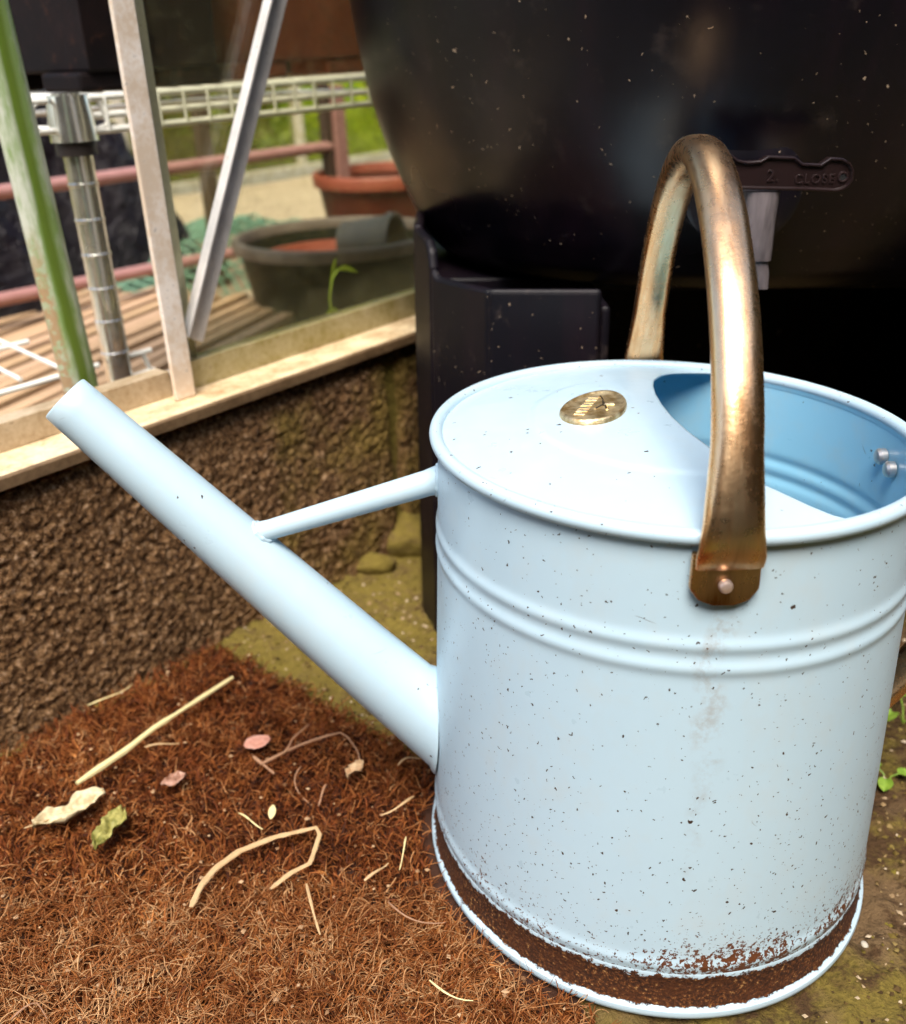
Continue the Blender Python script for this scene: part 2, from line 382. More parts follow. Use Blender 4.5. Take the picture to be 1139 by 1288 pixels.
# far side of the greenhouse: base rail, bars and panes
BARB = m_alu('far_bar', (0.72, 0.68, 0.58), (0.5, 0.45, 0.3), 0.1)
for u in (0.9, 1.62, 2.34, 3.06):
    MB().box((u, 2.20, 0.0), (u + 0.035, 2.23, 1.5)).build('far_bar', BARB, gh, bevel=0.002)
MB().box((-0.4, 2.198, -0.02), (3.8, 2.235, 0.03)).build('far_rail', BARB, gh, bevel=0.002)
for u in (0.935, 1.655, 2.375):
    MB().box((u, 2.212, 0.03), (u + 0.685, 2.216, 1.4)).build('glass_pane', GLASS2, gh)
def m_floor():
    m = M('pale_gravel_floor', 0.9); n = m.noise(90, 4, 0.7); n2 = m.noise(6, 3, 0.6)
    c = m.mix(m.ramp(n, [(0.35, 0.0), (0.7, 1.0)]), (0.16, 0.11, 0.06), (0.55, 0.44, 0.29)); c = m.mix(m.math('MULTIPLY', n2, 0.5), c, (0.62, 0.50, 0.33))
    m.set('Base Color', c); m.bump(n, 0.7, 0.006); return m
fl = gthing('greenhouse_floor', 0, 0, 0); tag(fl, None, kind='structure')
P = [[(u, v, 0.015 * math.sin(u * 5 + v * 3) * 0.3) for u in np.arange(-0.6, 3.8, 0.05)] for v in np.arange(0.105, 2.19, 0.05)]
MB().grid(P).build('floor_surface', m_floor(), fl, smooth=True)

# ================================================================== WATERING CAN
def m_paint(kind):
    m = M('pale_blue_paint_' + kind, 0.33, 0.0, 0.5); p = m.obj(); x = m.sep(p)
    n = m.noise(7, 4, 0.6); n2 = m.noise(60, 4, 0.6)
    c = m.mix(n, (0.425, 0.580, 0.680), (0.480, 0.635, 0.720)) if kind != 'inside' else m.mix(n, (0.25, 0.57, 0.77), (0.31, 0.61, 0.79))
    c = m.mix(m.math('MULTIPLY', m.ramp(n2, [(0.5, 0.0), (0.75, 1.0)]), 0.14), c, (0.55, 0.52, 0.45))
    low = m.rng(x[2], 0.02, 0.23, 1.0, 0.0)
    dens = m.noise(22, 3, 0.6)
    # specks of dirt, finer and denser towards the splashed bottom
    pw = m.warp(p, 520, 0.0028)
    def specks(sc, thr, dthr):
        d, cc = m.vor2(sc, pw)
        big = m.math('LESS_THAN', d, m.math('MULTIPLY', m.math('MULTIPLY', cc[0], cc[0]), thr))
        return m.math('MULTIPLY', big, m.math('GREATER_THAN', m.math('ADD', cc[1], dens), dthr))
    if kind == 'body':
        s1 = specks(190, 0.155, m.rng(low, 0.0, 1.0, 1.19, 0.98)); s2 = specks(560, 0.30, m.math('MULTIPLY_ADD', m.math('POWER', low, 2.4), -0.62, 1.22))
        sp = m.math('MAXIMUM', s1, s2)
    else:
        sp = specks(210, 0.20, 1.24)
    sn = m.noise(17, 2, 0.5, m.scale(p, (1.0, 1.0, 1.9))); hl = m.math('LESS_THAN', m.math('ABSOLUTE', m.math('SUBTRACT', sn, 0.5)), 0.0035)
    hl = m.math('MULTIPLY', hl, m.ramp(m.noise(31, 2, 0.5), [(0.66, 0.0), (0.70, 0.6)]))
    c = m.mix(hl, c, (0.10, 0.10, 0.11))
    gr = m.ramp(m.noise(13, 5, 0.75, m.scale(p, (1, 1, 0.45))), [(0.52, 0.0), (0.72, 0.22)]); c = m.mix(gr, c, (0.50, 0.50, 0.46))
    c = m.mix(sp, c, m.mix(n2, (0.02, 0.014, 0.012), (0.07, 0.035, 0.022)))
    if kind == 'body':
        # rust creeping up from the bottom seam
        rn = m.noise(430, 3, 0.75); rn2 = m.noise(30, 3, 0.6)
        f = m.math('ADD', m.math('ADD', m.rng(x[2], 0.024, 0.082, 0.33, -0.06), rn), m.math('ADD', m.math('MULTIPLY', m.math('SUBTRACT', rn2, 0.5), 0.45), m.rng(x[0], -0.11, 0.12, -0.04, 0.05)))
        c = m.mix(m.ramp(f, [(0.80, 0.0), (0.84, 1.0)]), c, m.mix(rn2, (0.05, 0.016, 0.007), (0.15, 0.05, 0.018)))
        # grey-brown run of dirt under the front rivet
        st = m.math('MULTIPLY', m.ramp(m.rng(m.math('ADD', x[0], m.math('MULTIPLY', m.math('SUBTRACT', m.noise(26, 3, 0.6), 0.5), 0.03)), -0.016, 0.010), [(0.25, 0.0), (0.5, 1.0), (0.75, 0.0)]), m.rng(x[2], 0.06, 0.205, 0.0, 1.0))
        st = m.math('MULTIPLY', st, m.math('MULTIPLY', m.math('LESS_THAN', x[1], 0.0), m.math('LESS_THAN', x[2], 0.214)))
        st = m.math('MULTIPLY', st, m.ramp(m.noise(120, 5, 0.75), [(0.46, 0.0), (0.64, 0.55)]))
        c = m.mix(st, c, (0.26, 0.18, 0.12))
    m.set('Base Color', c); m.set('Roughness', m.rng(n2, 0.3, 0.7, 0.27, 0.46)); m.bump(m.math('ADD', n2, m.math('MULTIPLY', sp, 0.5)), 0.05, 0.001); return m
PB = m_paint('body'); PS = m_paint('smooth')
def m_rust():
    m = M('rusty_base', 0.85, 0.0, 0.3); p = m.obj(); x = m.sep(p)
    rn = m.noise(240, 4, 0.75); n2 = m.noise(40, 4, 0.6); n3 = m.noise(600, 2, 0.6)
    rust = m.ramp(n3, [(0.3, (0.022, 0.007, 0.0025)), (0.5, (0.060, 0.019, 0.005)), (0.63, (0.15, 0.050, 0.012)), (0.74, (0.46, 0.27, 0.10))])
    rust = m.mix(m.ramp(n2, [(0.45, 0.0), (0.62, 0.8)]), rust, (0.070, 0.020, 0.004))
    f = m.math('ADD', m.math('MULTIPLY', rn, 0.55), m.math('MULTIPLY', n2, 0.45))
    hz = m.ramp(m.rng(x[2], -0.004, 0.036), [(0.12, 0.02), (0.23, 0.11), (0.265, 0.24), (0.31, 0.60), (0.60, 0.60), (0.645, 0.32), (0.74, 0.18)])
    k = m.ramp(m.math('ADD', m.math('MULTIPLY', f, 0.8), hz), [(0.62, 0.0), (0.66, 1.0)])
    m.set('Base Color', m.mix(k, (0.485, 0.635, 0.725), rust)); m.set('Roughness', m.rng(k, 0, 1, 0.4, 0.9)); m.bump(m.math('MULTIPLY', m.math('ADD', rn, n3), k), 0.6, 0.0015); return m
can = empty('watering_can', (CX, CY, 0))
tag(can, 'pale blue metal watering can with copper handle and rusty base', 'watering can')
def rbody(z): return 0.1196 + (0.1152 - 0.1196) * (z - 0.034) / (CH - 0.034)
prof = []
for z in np.arange(0.0254, 0.2335, 0.0011):
    r = rbody(z)
    for zc in (0.1905, 0.1805): r += 0.0010 * math.exp(-((z - zc) / 0.0030) ** 2)
    r += 0.0008 * math.exp(-((z - 0.0300) / 0.0030) ** 2)
    prof.append((r, z))
inner = [(r - 0.0011, z) for r, z in reversed(prof)] + [(0.112, 0.0250), (0.06, 0.0245), (0.0005, 0.0243)]
bead = [(0.1164 + 0.0033 * math.sin(a), CH - 0.0033 - 0.0033 * math.cos(a)) for a in np.linspace(0.15, 2 * math.pi - 1.0, 22)]
MB().lathe(prof + bead[:], 160, oval).build('body', PB, can, smooth=True)
MB().lathe(bead[-1:] + [(0.1141, CH - 0.0075)] + inner, 160, oval).build('inner_wall', m_paint('inside'), can, smooth=True)
skirt = [(0.1185, 0.0), (0.1212, 0.0003), (0.1223, 0.0014), (0.1227, 0.0032), (0.1224, 0.0050), (0.1214, 0.0060), (0.1204, 0.0068), (0.1198, 0.010), (0.1194, 0.019), (0.1196, 0.0208), (0.1199, 0.0222), (0.1201, 0.0238), (0.1200, 0.0252), (0.1197, 0.0262), (0.1185, 0.0264)]
MB().lathe(skirt, 160, oval).build('base_ring', m_rust(), can, smooth=True)

# lid: a shallow dome over the spout side, its edge curving from rim to rim
EY = [-0.125, -0.112, -0.1075, -0.1045, -0.098, -0.081, -0.066, -0.049, -0.0286, -0.008, 0.012, 0.032, 0.048, 0.064, 0.078, 0.088, 0.0945, 0.0985, 0.1015, 0.104, 0.125]
EX = [0.0600, 0.052, 0.047, 0.0405, 0.034, 0.0207, 0.0140, 0.0075, 0.0020, -0.0012, -0.0020, -0.0012, 0.0008, 0.0042, 0.0088, 0.0140, 0.0205, 0.0290, 0.0420, 0.0540, 0.070]
def lidz(x, y):
    r = onorm(x, y); z = CH - 0.0030 + 0.0086 * (1 - min(1, r / 0.113) ** 2)
    return z + 0.0009 * (1 / (1 + math.exp((r - 0.0685) / 0.0006)))
P = []
for y in np.linspace(-0.1185, 0.1185, 150):
    lo, hi = -0.13, 0.0
    for _ in range(40):
        mid = (lo + hi) / 2
        if onorm(mid, y) > 0.1146: lo = mid
        else: hi = mid
    xl = hi
    lo, hi = 0.0, 0.13
    for _ in range(40):
        mid = (lo + hi) / 2
        if onorm(mid, y) > 0.1146: hi = mid
        else: lo = mid
    xr = min(lo, float(np.interp(y, EY, EX)))
    P.append([(x, y, lidz(x, y)) for x in np.linspace(xl, xr, 110)])
lid = MB().grid(P).build('lid', PS, can, smooth=True, angle=None)
sm = lid.modifiers.new('thickness', 'SOLIDIFY'); sm.thickness = 0.0013; sm.offset = -1
# brass badge
def m_brass():
    m = M('worn_brass', 0.34, 1.0); n = m.noise(130, 5, 0.7); n2 = m.noise(500, 3, 0.7)
    m.set('Base Color', m.mix(m.ramp(n, [(0.38, 0.0), (0.6, 1.0)]), (0.55, 0.36, 0.14), (0.97, 0.82, 0.52))); m.set('Roughness', m.rng(n2, 0.3, 0.7, 0.38, 0.6)); m.bump(n2, 0.5, 0.0008); return m
BR = m_brass(); BRL = M('polished_brass', 0.25, 1.0).set('Base Color', (0.95, 0.82, 0.58))
bc = (-0.0345, 0.0095); brot = R(-21)
def onbadge(a, b, h):
    x = bc[0] + a * math.cos(brot) - b * math.sin(brot); y = bc[1] + a * math.sin(brot) + b * math.cos(brot)
    return (x, y, lidz(bc[0], bc[1]) + 0.0004 + (x - bc[0]) * 0.055 - (y - bc[1]) * 0.02 + h)
v = []; f = []; NB = 48
rings = [(1.0, -0.003), (1.0, 0.0008), (0.96, 0.0017), (0.90, 0.0017), (0.86, 0.0010), (0.5, 0.0013), (0.02, 0.0014)]
for s, h in rings:
    for k in range(NB):
        a = 2 * math.pi * k / NB; v.append(onbadge(0.0150 * s * math.cos(a) * (1.0 - 0.16 * math.sin(a)), 0.0262 * s * math.sin(a), h))
f = [(i * NB + k, i * NB + (k + 1) % NB, (i + 1) * NB + (k + 1) % NB, (i + 1) * NB + k) for i in range(len(rings) - 1) for k in range(NB)]
badge = MB().add(v, f).build('badge', BR, lid, smooth=True, angle=60)
mk = MB()
for k in range(7):                                     # a row of worn, unreadable raised strokes
    b0 = -0.0175 + 0.0047 * k
    for (a0, b1, a1, b2) in ((-0.0062, 0, -0.001, 0.0012), (-0.001, 0.0012, -0.0060, 0.0026)) if k % 2 else ((-0.006, 0.0004, -0.001, 0.0004), (-0.0035, 0.0004, -0.0012, 0.0026)):
        mk.tube([onbadge(a0, b0 + b1, 0.0015), onbadge(a1, b0 + b2, 0.0015)], 0.00042, 6)
mk.tube([onbadge(0.0018, -0.008, 0.0015), onbadge(0.0042, -0.001, 0.0017), onbadge(0.0022, 0.008, 0.0016), onbadge(-0.0005, 0.0135, 0.0015)], 0.0007, 6)
mk.tube([onbadge(0.0040, -0.001, 0.0015), onbadge(0.0088, 0.0015, 0.0015)], 0.0007, 6)
mk.tube([onbadge(0.0045, 0.001, 0.0015), onbadge(0.0075, -0.008, 0.0014)], 0.0006, 6)
mk.build('raised_mark', BRL, badge, smooth=True)

# spout and its brace
az = R(178.5); sdir = Vector((math.cos(az), math.sin(az), 0))
def sp(r, z): return sdir * r + Vector((0, 0, z))
def on_body(p, d, off=0.0006):
    q = Vector(p)
    for _ in range(4000):
        if onorm(q.x, q.y) <= rbody(max(q.z, 0.034)) + off: break
        q += d * 0.0002
    return q
S0, S1 = sp(0.128, 0.0865), sp(0.2870, 0.2530); sax = (S1 - S0).normalized(); side = sax.cross(Vector((0, 0, 1))).normalized(); sup = side.cross(sax)
NS = 56
def ring(c, r): return [c + (side * math.cos(2 * math.pi * k / NS) + sup * math.sin(2 * math.pi * k / NS)) * r for k in range(NS)]
rings = []
r0, r1 = 0.0202, 0.0128
base = ring(S0, r0 * 1.02)
rings.append([on_body(p, -sax, 0.0004) + (p - S0).normalized() * 0.0016 for p in base])
rings.append([on_body(p, -sax, 0.0004) + sax * 0.0022 + (p - S0).normalized() * 0.0013 for p in base])
rings.append([on_body(p, -sax, 0.0004) + sax * 0.0050 for p in base])
for t in np.linspace(0.16, 1.0, 26):
    c = S0.lerp(S1, t); rings.append(ring(c, (r0 + (r1 - r0) * t) * 1.0))
rings.append(ring(S1 + sax * 0.0007, r1 - 0.0005)); rings.append(ring(S1 + sax * 0.0004, r1 - 0.0013))
for t in np.linspace(0.98, 0.2, 10): rings.append(ring(S0.lerp(S1, t), r0 + (r1 - r0) * t - 0.0014))
v = [p for r in rings for p in r]
f = [(i * NS + k, i * NS + (k + 1) % NS, (i + 1) * NS + (k + 1) % NS, (i + 1) * NS + k) for i in range(len(rings) - 1) for k in range(NS)]
MB().add(v, f).build('spout', PS, can, smooth=True, angle=None)
B0, B1 = sp(0.1085, 0.2122), sp(0.2020, 0.1828)
pts = [B0.lerp(B1, t) for t in np.linspace(0, 1, 14)]
rad = [0.0066 + (0.0050 - 0.0066) * t for t in np.linspace(0, 1, 14)]; rad[0] = 0.0074; rad[-1] = 0.0058
MB().tube(pts, rad, 32).build('spout_brace', PS, can, smooth=True)

NB_ = 32; bax = (B1 - B0).normalized(); bs = bax.cross(Vector((0, 0, 1))).normalized(); bu = bs.cross(bax)
seam0 = []; seam1 = []
for k in range(NB_):
    a = 2 * math.pi * k / NB_; off = bs * math.cos(a) + bu * math.sin(a)
    seam0.append(on_body(B0.lerp(B1, 0.25) + off * 0.0070, -bax, 0.0002))
    q_ = B0.lerp(B1, 0.6) + off * 0.0054
    for _ in range(600):
        t_ = (q_ - S0).dot(sax); c_ = S0 + sax * t_
        if (q_ - c_).length < r0 + (r1 - r0) * t_ / (S1 - S0).length + 0.0001: break
        q_ = q_ + bax * 0.0001
    seam1.append(q_)
for sm_, rd in ((seam0, 0.0011), (seam1, 0.0012)):
    MB().tube(sm_ + sm_[:1], [rd * (1 + 0.25 * math.sin(i * 1.9)) for i in range(NB_ + 1)], 8, cap=False).build('solder_seam', PS, can, smooth=True)
# copper handle
def m_copper(aged=1.0):
    m = M('worn_copper', 0.30, 1.0); p = m.obj(); x = m.sep(p)
    st = m.noise(26, 5, 0.7, m.scale(p, (3.2, 0.35, 0.35))); n = m.noise(12, 4, 0.6); n2 = m.noise(700, 2, 0.6); n3 = m.noise(170, 3, 0.7)
    c = m.mix(m.ramp(st, [(0.36, 0.0), (0.62, 1.0)]), (0.82, 0.42, 0.18), (0.98, 0.70, 0.42))
    pat = m.math('ADD', m.math('MULTIPLY', st, 0.5), m.math('ADD', m.math('MULTIPLY', n, 0.4), m.rng(x[2], 0.205, 0.300, 0.44 * aged, -0.08)))
    c = m.mix(m.ramp(pat, [(0.66, 0.0), (0.90, 1.0)]), c, (0.24, 0.092, 0.024))
    c = m.mix(m.ramp(n3, [(0.72, 0.0), (0.80, 0.45)]), c, (0.18, 0.09, 0.05))
    m.set('Base Color', c); m.set('Roughness', m.rng(m.math('ADD', m.math('MULTIPLY', st, 0.6), m.math('MULTIPLY', n3, 0.4)), 0.3, 0.7, 0.20, 0.36)); m.bump(m.math('ADD', n2, st), 0.08, 0.0008); return m
COP = m_copper()
def strap(path, widths, thick, wdir=Vector((1, 0, 0)), nsec=36):
    # a flattened tube: width across, outer face rounded, inner face flatter; the path runs along the outer face
    pts = [Vector(p) for p in path]; m = len(pts); v = []; prev = None
    for i in range(m):
        t = (pts[min(i + 1, m - 1)] - pts[max(i - 1, 0)]).normalized(); wd = (wdir - t * wdir.dot(t)).normalized(); nn = wd.cross(t).normalized()
        if prev is None: nn = nn if nn.dot(pts[0] - pts[m // 2]) > 0 else -nn
        elif nn.dot(prev) < 0: nn = -nn
        prev = nn
        for k in range(nsec):
            a = 2 * math.pi * k / nsec; cx, cy = math.cos(a), math.sin(a)
            sx = math.copysign(abs(cx) ** 0.82, cx); sy = math.copysign(abs(cy) ** (0.85 if cy > 0 else 0.7), cy)
            v.append(pts[i] + wd * (widths[i] / 2 * sx) + nn * (thick[i] * 0.5 * (sy - 1)))
    f = [(i * nsec + k, i * nsec + (k + 1) % nsec, (i + 1) * nsec + (k + 1) % nsec, (i + 1) * nsec + k) for i in range(m - 1) for k in range(nsec)]
    f += [tuple(range(nsec - 1, -1, -1)), tuple((m - 1) * nsec + k for k in range(nsec))]
    return MB().add(v, f)
half = [(-0.1262, 0.2255), (-0.1300, 0.2282), (-0.1328, 0.2325), (-0.1330, 0.2400), (-0.1300, 0.2540), (-0.1245, 0.2700), (-0.1160, 0.2885), (-0.1035, 0.3085), (-0.0865, 0.3275), (-0.0650, 0.3455), (-0.0430, 0.3585), (-0.0210, 0.3665), (0.0, 0.3692)]
full = half + [(-y, z) for y, z in reversed(half[:-1])]
A = np.array(full); s = np.r_[0, np.cumsum(np.hypot(*np.diff(A, axis=0).T))]; q = np.linspace(0, s[-1], 120)
def smooth_interp(q, s, a):
    y = np.interp(q, s, a)
    for _ in range(6): y[1:-1] = 0.25 * y[:-2] + 0.5 * y[1:-1] + 0.25 * y[2:]
    return y
ys_, zs_ = smooth_interp(q, s, A[:, 0]), smooth_interp(q, s, A[:, 1])
xs_ = np.interp(ys_, [-0.135, -0.12, -0.06, 0.0, 0.06, 0.135], [-0.0040, -0.0022, 0.0005, 0.0030, 0.0065, 0.0110])
dd = np.minimum(q, s[-1] - q)
wid = np.interp(dd, [0, 0.006, 0.020, 0.050, 0.09], [0.0246, 0.0254, 0.0224, 0.0186, 0.0180]); dom = np.interp(dd, [0, 0.004, 0.012, 0.035, 0.06], [0.0016, 0.0038, 0.0072, 0.0115, 0.0128])
hd = strap(list(zip(xs_, ys_, zs_)), wid, dom).build('handle', COP, can, smooth=True, angle=50)
PINK = M('pale_rivet', 0.35, 0.8); PINK.set('Base Color', PINK.mix(PINK.noise(300, 3), (0.80, 0.55, 0.45), (0.9, 0.75, 0.68)))
for sgn in (-1, 1):                                    # flattened tab and rivet at each end
    x0 = -0.0036 if sgn < 0 else 0.0112
    yb = sgn * 0.1218
    o2 = []
    for a0, z in ((-0.0128, 0.2315), (0.0128, 0.2315), (0.0129, 0.2168), (0.0095, 0.2124), (0.004, 0.2103), (-0.004, 0.2103), (-0.0095, 0.2124), (-0.0129, 0.2168)):
        o2.append((a0, z))
    v = []
    for k, off in ((0, 0.0), (1, 0.0034)):
        for a0, z in o2: v.append((x0 + a0, yb + sgn * (off + 0.0002 - 2.0 * a0 * a0 * 2.4), z))
    n = len(o2); f = [tuple(range(n)), tuple(range(2 * n - 1, n - 1, -1))] + [(i, n + i, n + (i + 1) % n, (i + 1) % n) for i in range(n)]
    tab = MB().add(v, f).build('handle_tab', COP, hd, bevel=0.0009)
    rv = MB(); c0 = Vector((x0 - 0.0002, yb + sgn * 0.0034, 0.2190))
    rv.tube([c0, c0 + Vector((0, sgn * 0.0016, 0)), c0 + Vector((0, sgn * 0.0026, 0)), c0 + Vector((0, sgn * 0.0030, 0))], [0.0027, 0.0027, 0.0021, 0.0010], 16)
    rv.build('rivet', PINK, hd, smooth=True)
# rear handle on the side away from the spout
path = []
for t in np.linspace(0, 1, 50):
    P4 = [(0.1125, 0.2165), (0.205, 0.238), (0.180, 0.135), (0.1120, 0.064)]
    b4 = [(1 - t) ** 3, 3 * t * (1 - t) ** 2, 3 * t * t * (1 - t), t ** 3]
    path.append((sum(b * p[0] for b, p in zip(b4, P4)), 0.002, sum(b * p[1] for b, p in zip(b4, P4))))
rh = strap(path, [0.0230] * 50, [0.011] * 50, wdir=Vector((0, 1, 0))).build('rear_handle', m_copper(0.0), can, smooth=True, angle=50)
SCR = M('zinc_screw', 0.4, 0.9); SCR.set('Base Color', SCR.mix(SCR.noise(400, 3), (0.45, 0.42, 0.40), (0.85, 0.82, 0.78)))
for aa, zz in ((4.6, 0.2196), (-1.2, 0.2168)):
    d0 = Vector((math.cos(R(aa)), math.sin(R(aa)), 0)); p0 = d0 * 0.1088 + Vector((0, 0, zz))
    MB().tube([p0, p0 - d0 * 0.0030, p0 - d0 * 0.0042, p0 - d0 * 0.0046], [0.0040, 0.0040, 0.0030, 0.0012], 14).build('screw', SCR, rh, smooth=True)

# ================================================================== WATER BUTT, STAND, TAP
BX, BY = 0.20, 0.85
def m_butt(name='black_plastic', rough=0.31, dusty=1.0):
    m = M(name, rough, 0.0, 0.5); p = m.obj()
    st = m.noise(10, 5, 0.7, m.scale(p, (1, 1, 0.12))); n2 = m.noise(45, 4, 0.7); n3 = m.noise(6, 3, 0.5)
    c = m.mix(m.ramp(st, [(0.45, 0.0), (0.75, 1.0)]), (0.0022, 0.0016, 0.0042), (0.015, 0.0055, 0.0105))
    c = m.mix(m.math('MULTIPLY', m.ramp(n2, [(0.6, 0.0), (0.8, 1.0)]), 0.25 * dusty), c, (0.09, 0.065, 0.055))
    def sp(sc, thr, dthr):
        d, cc = m.vor2(sc, pw)
        return m.math('MULTIPLY', m.math('LESS_THAN', d, m.math('MULTIPLY', m.math('MULTIPLY', cc[0], cc[0]), thr)), m.math('GREATER_THAN', m.math('ADD', cc[1], dn), dthr))
    pw = m.warp(p, 200, 0.008); dn = m.noise(4.5, 3, 0.6)
    s = m.math('MAXIMUM', sp(115, 0.12, 1.15), sp(290, 0.19, 1.10))
    c = m.mix(s, c, m.mix(n2, (0.14, 0.085, 0.05), (0.46, 0.36, 0.26)))
    m.set('Base Color', c); m.set('Roughness', m.rng(n3, 0.3, 0.7, rough - 0.06, rough + 0.08)); m.bump(m.math('ADD', n2, m.math('MULTIPLY', s, 2.0)), 0.10, 0.0012); return m
BUT = m_butt()
butt = empty('water_butt', (BX, BY, 0.262))
tag(butt, 'big black plastic water butt with tap standing behind the can', 'water butt')
pz = [(0.0, 0.001), (0.185, 0.0), (0.205, 0.004), (0.216, 0.014), (0.226, 0.032), (0.238, 0.056), (0.2505, 0.085), (0.2615, 0.120), (0.270, 0.160), (0.277, 0.205), (0.2825, 0.26), (0.287, 0.34), (0.288, 0.42), (0.285, 0.52), (0.275, 0.62), (0.262, 0.68), (0.262, 0.70)]
zz = np.linspace(0, len(pz) - 1, 90); ar = np.array(pz)
pr_, pzz = np.interp(zz, np.arange(len(pz)), ar[:, 0]), np.interp(zz, np.arange(len(pz)), ar[:, 1])
for _ in range(8): pr_[6:-4] = 0.25 * pr_[5:-5] + 0.5 * pr_[6:-4] + 0.25 * pr_[7:-3]
MB().lathe(list(zip(pr_, pzz)), 160).build('barrel', BUT, butt, smooth=True)
MB().lathe([(0.270, 0.695), (0.272, 0.71), (0.265, 0.725), (0.16, 0.735), (0.0005, 0.738)], 96).build('butt_lid', BUT, butt, smooth=True)
# tap
def lc(x, y, z): return (x - BX, y - BY, z - 0.262)
tap = empty('tap', (0, 0, 0)); tap.parent = butt
TG = M('grey_plastic', 0.55, 0.0); _n = TG.noise(40, 4, 0.7, TG.scale(TG.obj(), (2, 2, 0.3))); _n2 = TG.noise(200, 3)
TG.set('Base Color', TG.mix(TG.ramp(_n, [(0.35, 0.0), (0.65, 1.0)]), (0.07, 0.058, 0.06), (0.18, 0.15, 0.155))); TG.bump(_n2, 0.3, 0.001)
TL_ = M('brown_black_plastic', 0.33, 0.0); _n = TL_.noise(60, 4); TL_.set('Base Color', TL_.mix(_n, (0.008, 0.004, 0.004), (0.018, 0.008, 0.008))); TL_.bump(TL_.noise(300, 2), 0.1, 0.0006)
fb = MB(); fd = Vector((0.170 - BX, 0.61 - BY, 0)).normalized()
c0 = Vector((fd.x * 0.236, fd.y * 0.236, 0.333 - 0.262))
fb.tube([c0, c0 + fd * 0.014, c0 + fd * 0.016, c0 + fd * 0.0165], [0.034, 0.034, 0.031, 0.010], 48); fb.build('tap_boss', BUT, tap, smooth=True)
fb = MB(); fb.tube([c0 + fd * 0.014, lc(0.1697, 0.575, 0.330)], 0.0105, 24); fb.build('tap_neck', TL_, tap, smooth=True)
v = []; f = []
for (x0, z, hw, hd_) in ((0.1690, 0.3345, 0.0098, 0.010), (0.1692, 0.318, 0.0088, 0.009), (0.1712, 0.3040, 0.0072, 0.0075), (0.1722, 0.2975, 0.0062, 0.0065), (0.1722, 0.2974, 0.0048, 0.005), (0.1745, 0.2900, 0.0040, 0.0045), (0.1760, 0.2815, 0.0030, 0.0036)):
    for k in range(16):
        a = 2 * math.pi * k / 16; cx, cy = math.cos(a), math.sin(a)
        v.append(lc(x0 + hw * math.copysign(abs(cx) ** 0.55, cx), 0.5665 + hd_ * math.copysign(abs(cy) ** 0.55, cy), z))
f = [(i * 16 + k, i * 16 + (k + 1) % 16, (i + 1) * 16 + (k + 1) % 16, (i + 1) * 16 + k) for i in range(6) for k in range(16)] + [tuple(range(16)), tuple(6 * 16 + k for k in range(15, -1, -1))]
MB().add(v, f).build('tap_spout', TG, tap, smooth=True, angle=40)
ol = [(0.1420, 0.3540), (0.1483, 0.3543), (0.1529, 0.3510), (0.1580, 0.3502), (0.1645, 0.3505), (0.1685, 0.3529), (0.1826, 0.3523), (0.1873, 0.3491), (0.1968, 0.3486), (0.2015, 0.3518), (0.2080, 0.3513), (0.2125, 0.3490), (0.2149, 0.3450), (0.2151, 0.3403), (0.2130, 0.3365), (0.2095, 0.3346), (0.2052, 0.3342), (0.1900, 0.3350), (0.1575, 0.3359), (0.1420, 0.3362), (0.1385, 0.3400), (0.1385, 0.3500)]
oc = np.array(ol); LY = 0.5555
def inset(P, d):
    P = np.array(P); n = len(P); o = []
    for i in range(n):
        a, b_, c = P[i - 1], P[i], P[(i + 1) % n]; t1 = (b_ - a) / np.linalg.norm(b_ - a); t2 = (c - b_) / np.linalg.norm(c - b_)
        n1 = np.array([t1[1], -t1[0]]); n2 = np.array([t2[1], -t2[0]]); m_ = n1 + n2; m_ /= np.linalg.norm(m_); o.append(b_ + m_ * d / max(0.5, m_ @ n1))
    return np.array(o)
i1, i2 = inset(oc, 0.0011), inset(oc, 0.0019)
loops = [(oc, LY + 0.006), (oc, LY + 0.0006), (inset(oc, 0.0005), LY), (i1, LY), (i2, LY + 0.0016)]
n = len(oc); v = [lc(p[0], y, p[1]) for L_, y in loops for p in L_]
f = [(i * n + k, i * n + (k + 1) % n, (i + 1) * n + (k + 1) % n, (i + 1) * n + k) for i in range(len(loops) - 1) for k in range(n)] + [tuple(4 * n + k for k in range(n)), tuple(range(n - 1, -1, -1))]
lev = MB().add(v, f).build('tap_lever', TL_, tap, smooth=True, angle=25)
def text(body, x, z, size, name, par):
    cu = bpy.data.curves.new(name, 'FONT'); cu.body = body; cu.size = size; cu.extrude = 0.00035; cu.bevel_depth = 0.00008; cu.space_character = 1.15
    to = bpy.data.objects.new(name, cu); COL.objects.link(to); bpy.context.view_layer.update()
    me = bpy.data.meshes.new_from_object(to.evaluated_get(bpy.context.evaluated_depsgraph_get())); bpy.data.objects.remove(to)
    me.transform(Matrix.Translation(lc(x, LY + 0.0013, z)) @ Matrix.Rotation(R(90), 4, 'X'))
    me.materials.clear(); return finish(name, me, TL2, par)
TL2 = M('raised_lettering', 0.28).set('Base Color', (0.022, 0.012, 0.012))
text('2.', 0.1690, 0.3400, 0.0085, 'lettering', lev); text('CLOSE', 0.1838, 0.3388, 0.0066, 'lettering', lev)
r_ = MB(); cc = Vector(lc(0.2096, LY + 0.0014, 0.3418))
r_.tube([cc + Vector((0.0023 * math.cos(a), -0.0002, 0.0023 * math.sin(a))) for a in np.linspace(0, 2 * math.pi, 25)], 0.00055, 6, cap=False); r_.build('hole_rim', TL2, lev, smooth=True)
MB().lathe([(0.0019, 0.0), (0.0001, 0.0)], 16, lambda p: (cc.x + p[0], cc.y - 0.0001, cc.z + p[1])).build('hole', M('dark_hole', 0.9).set('Base Color', (0.003, 0.003, 0.003)), lev)

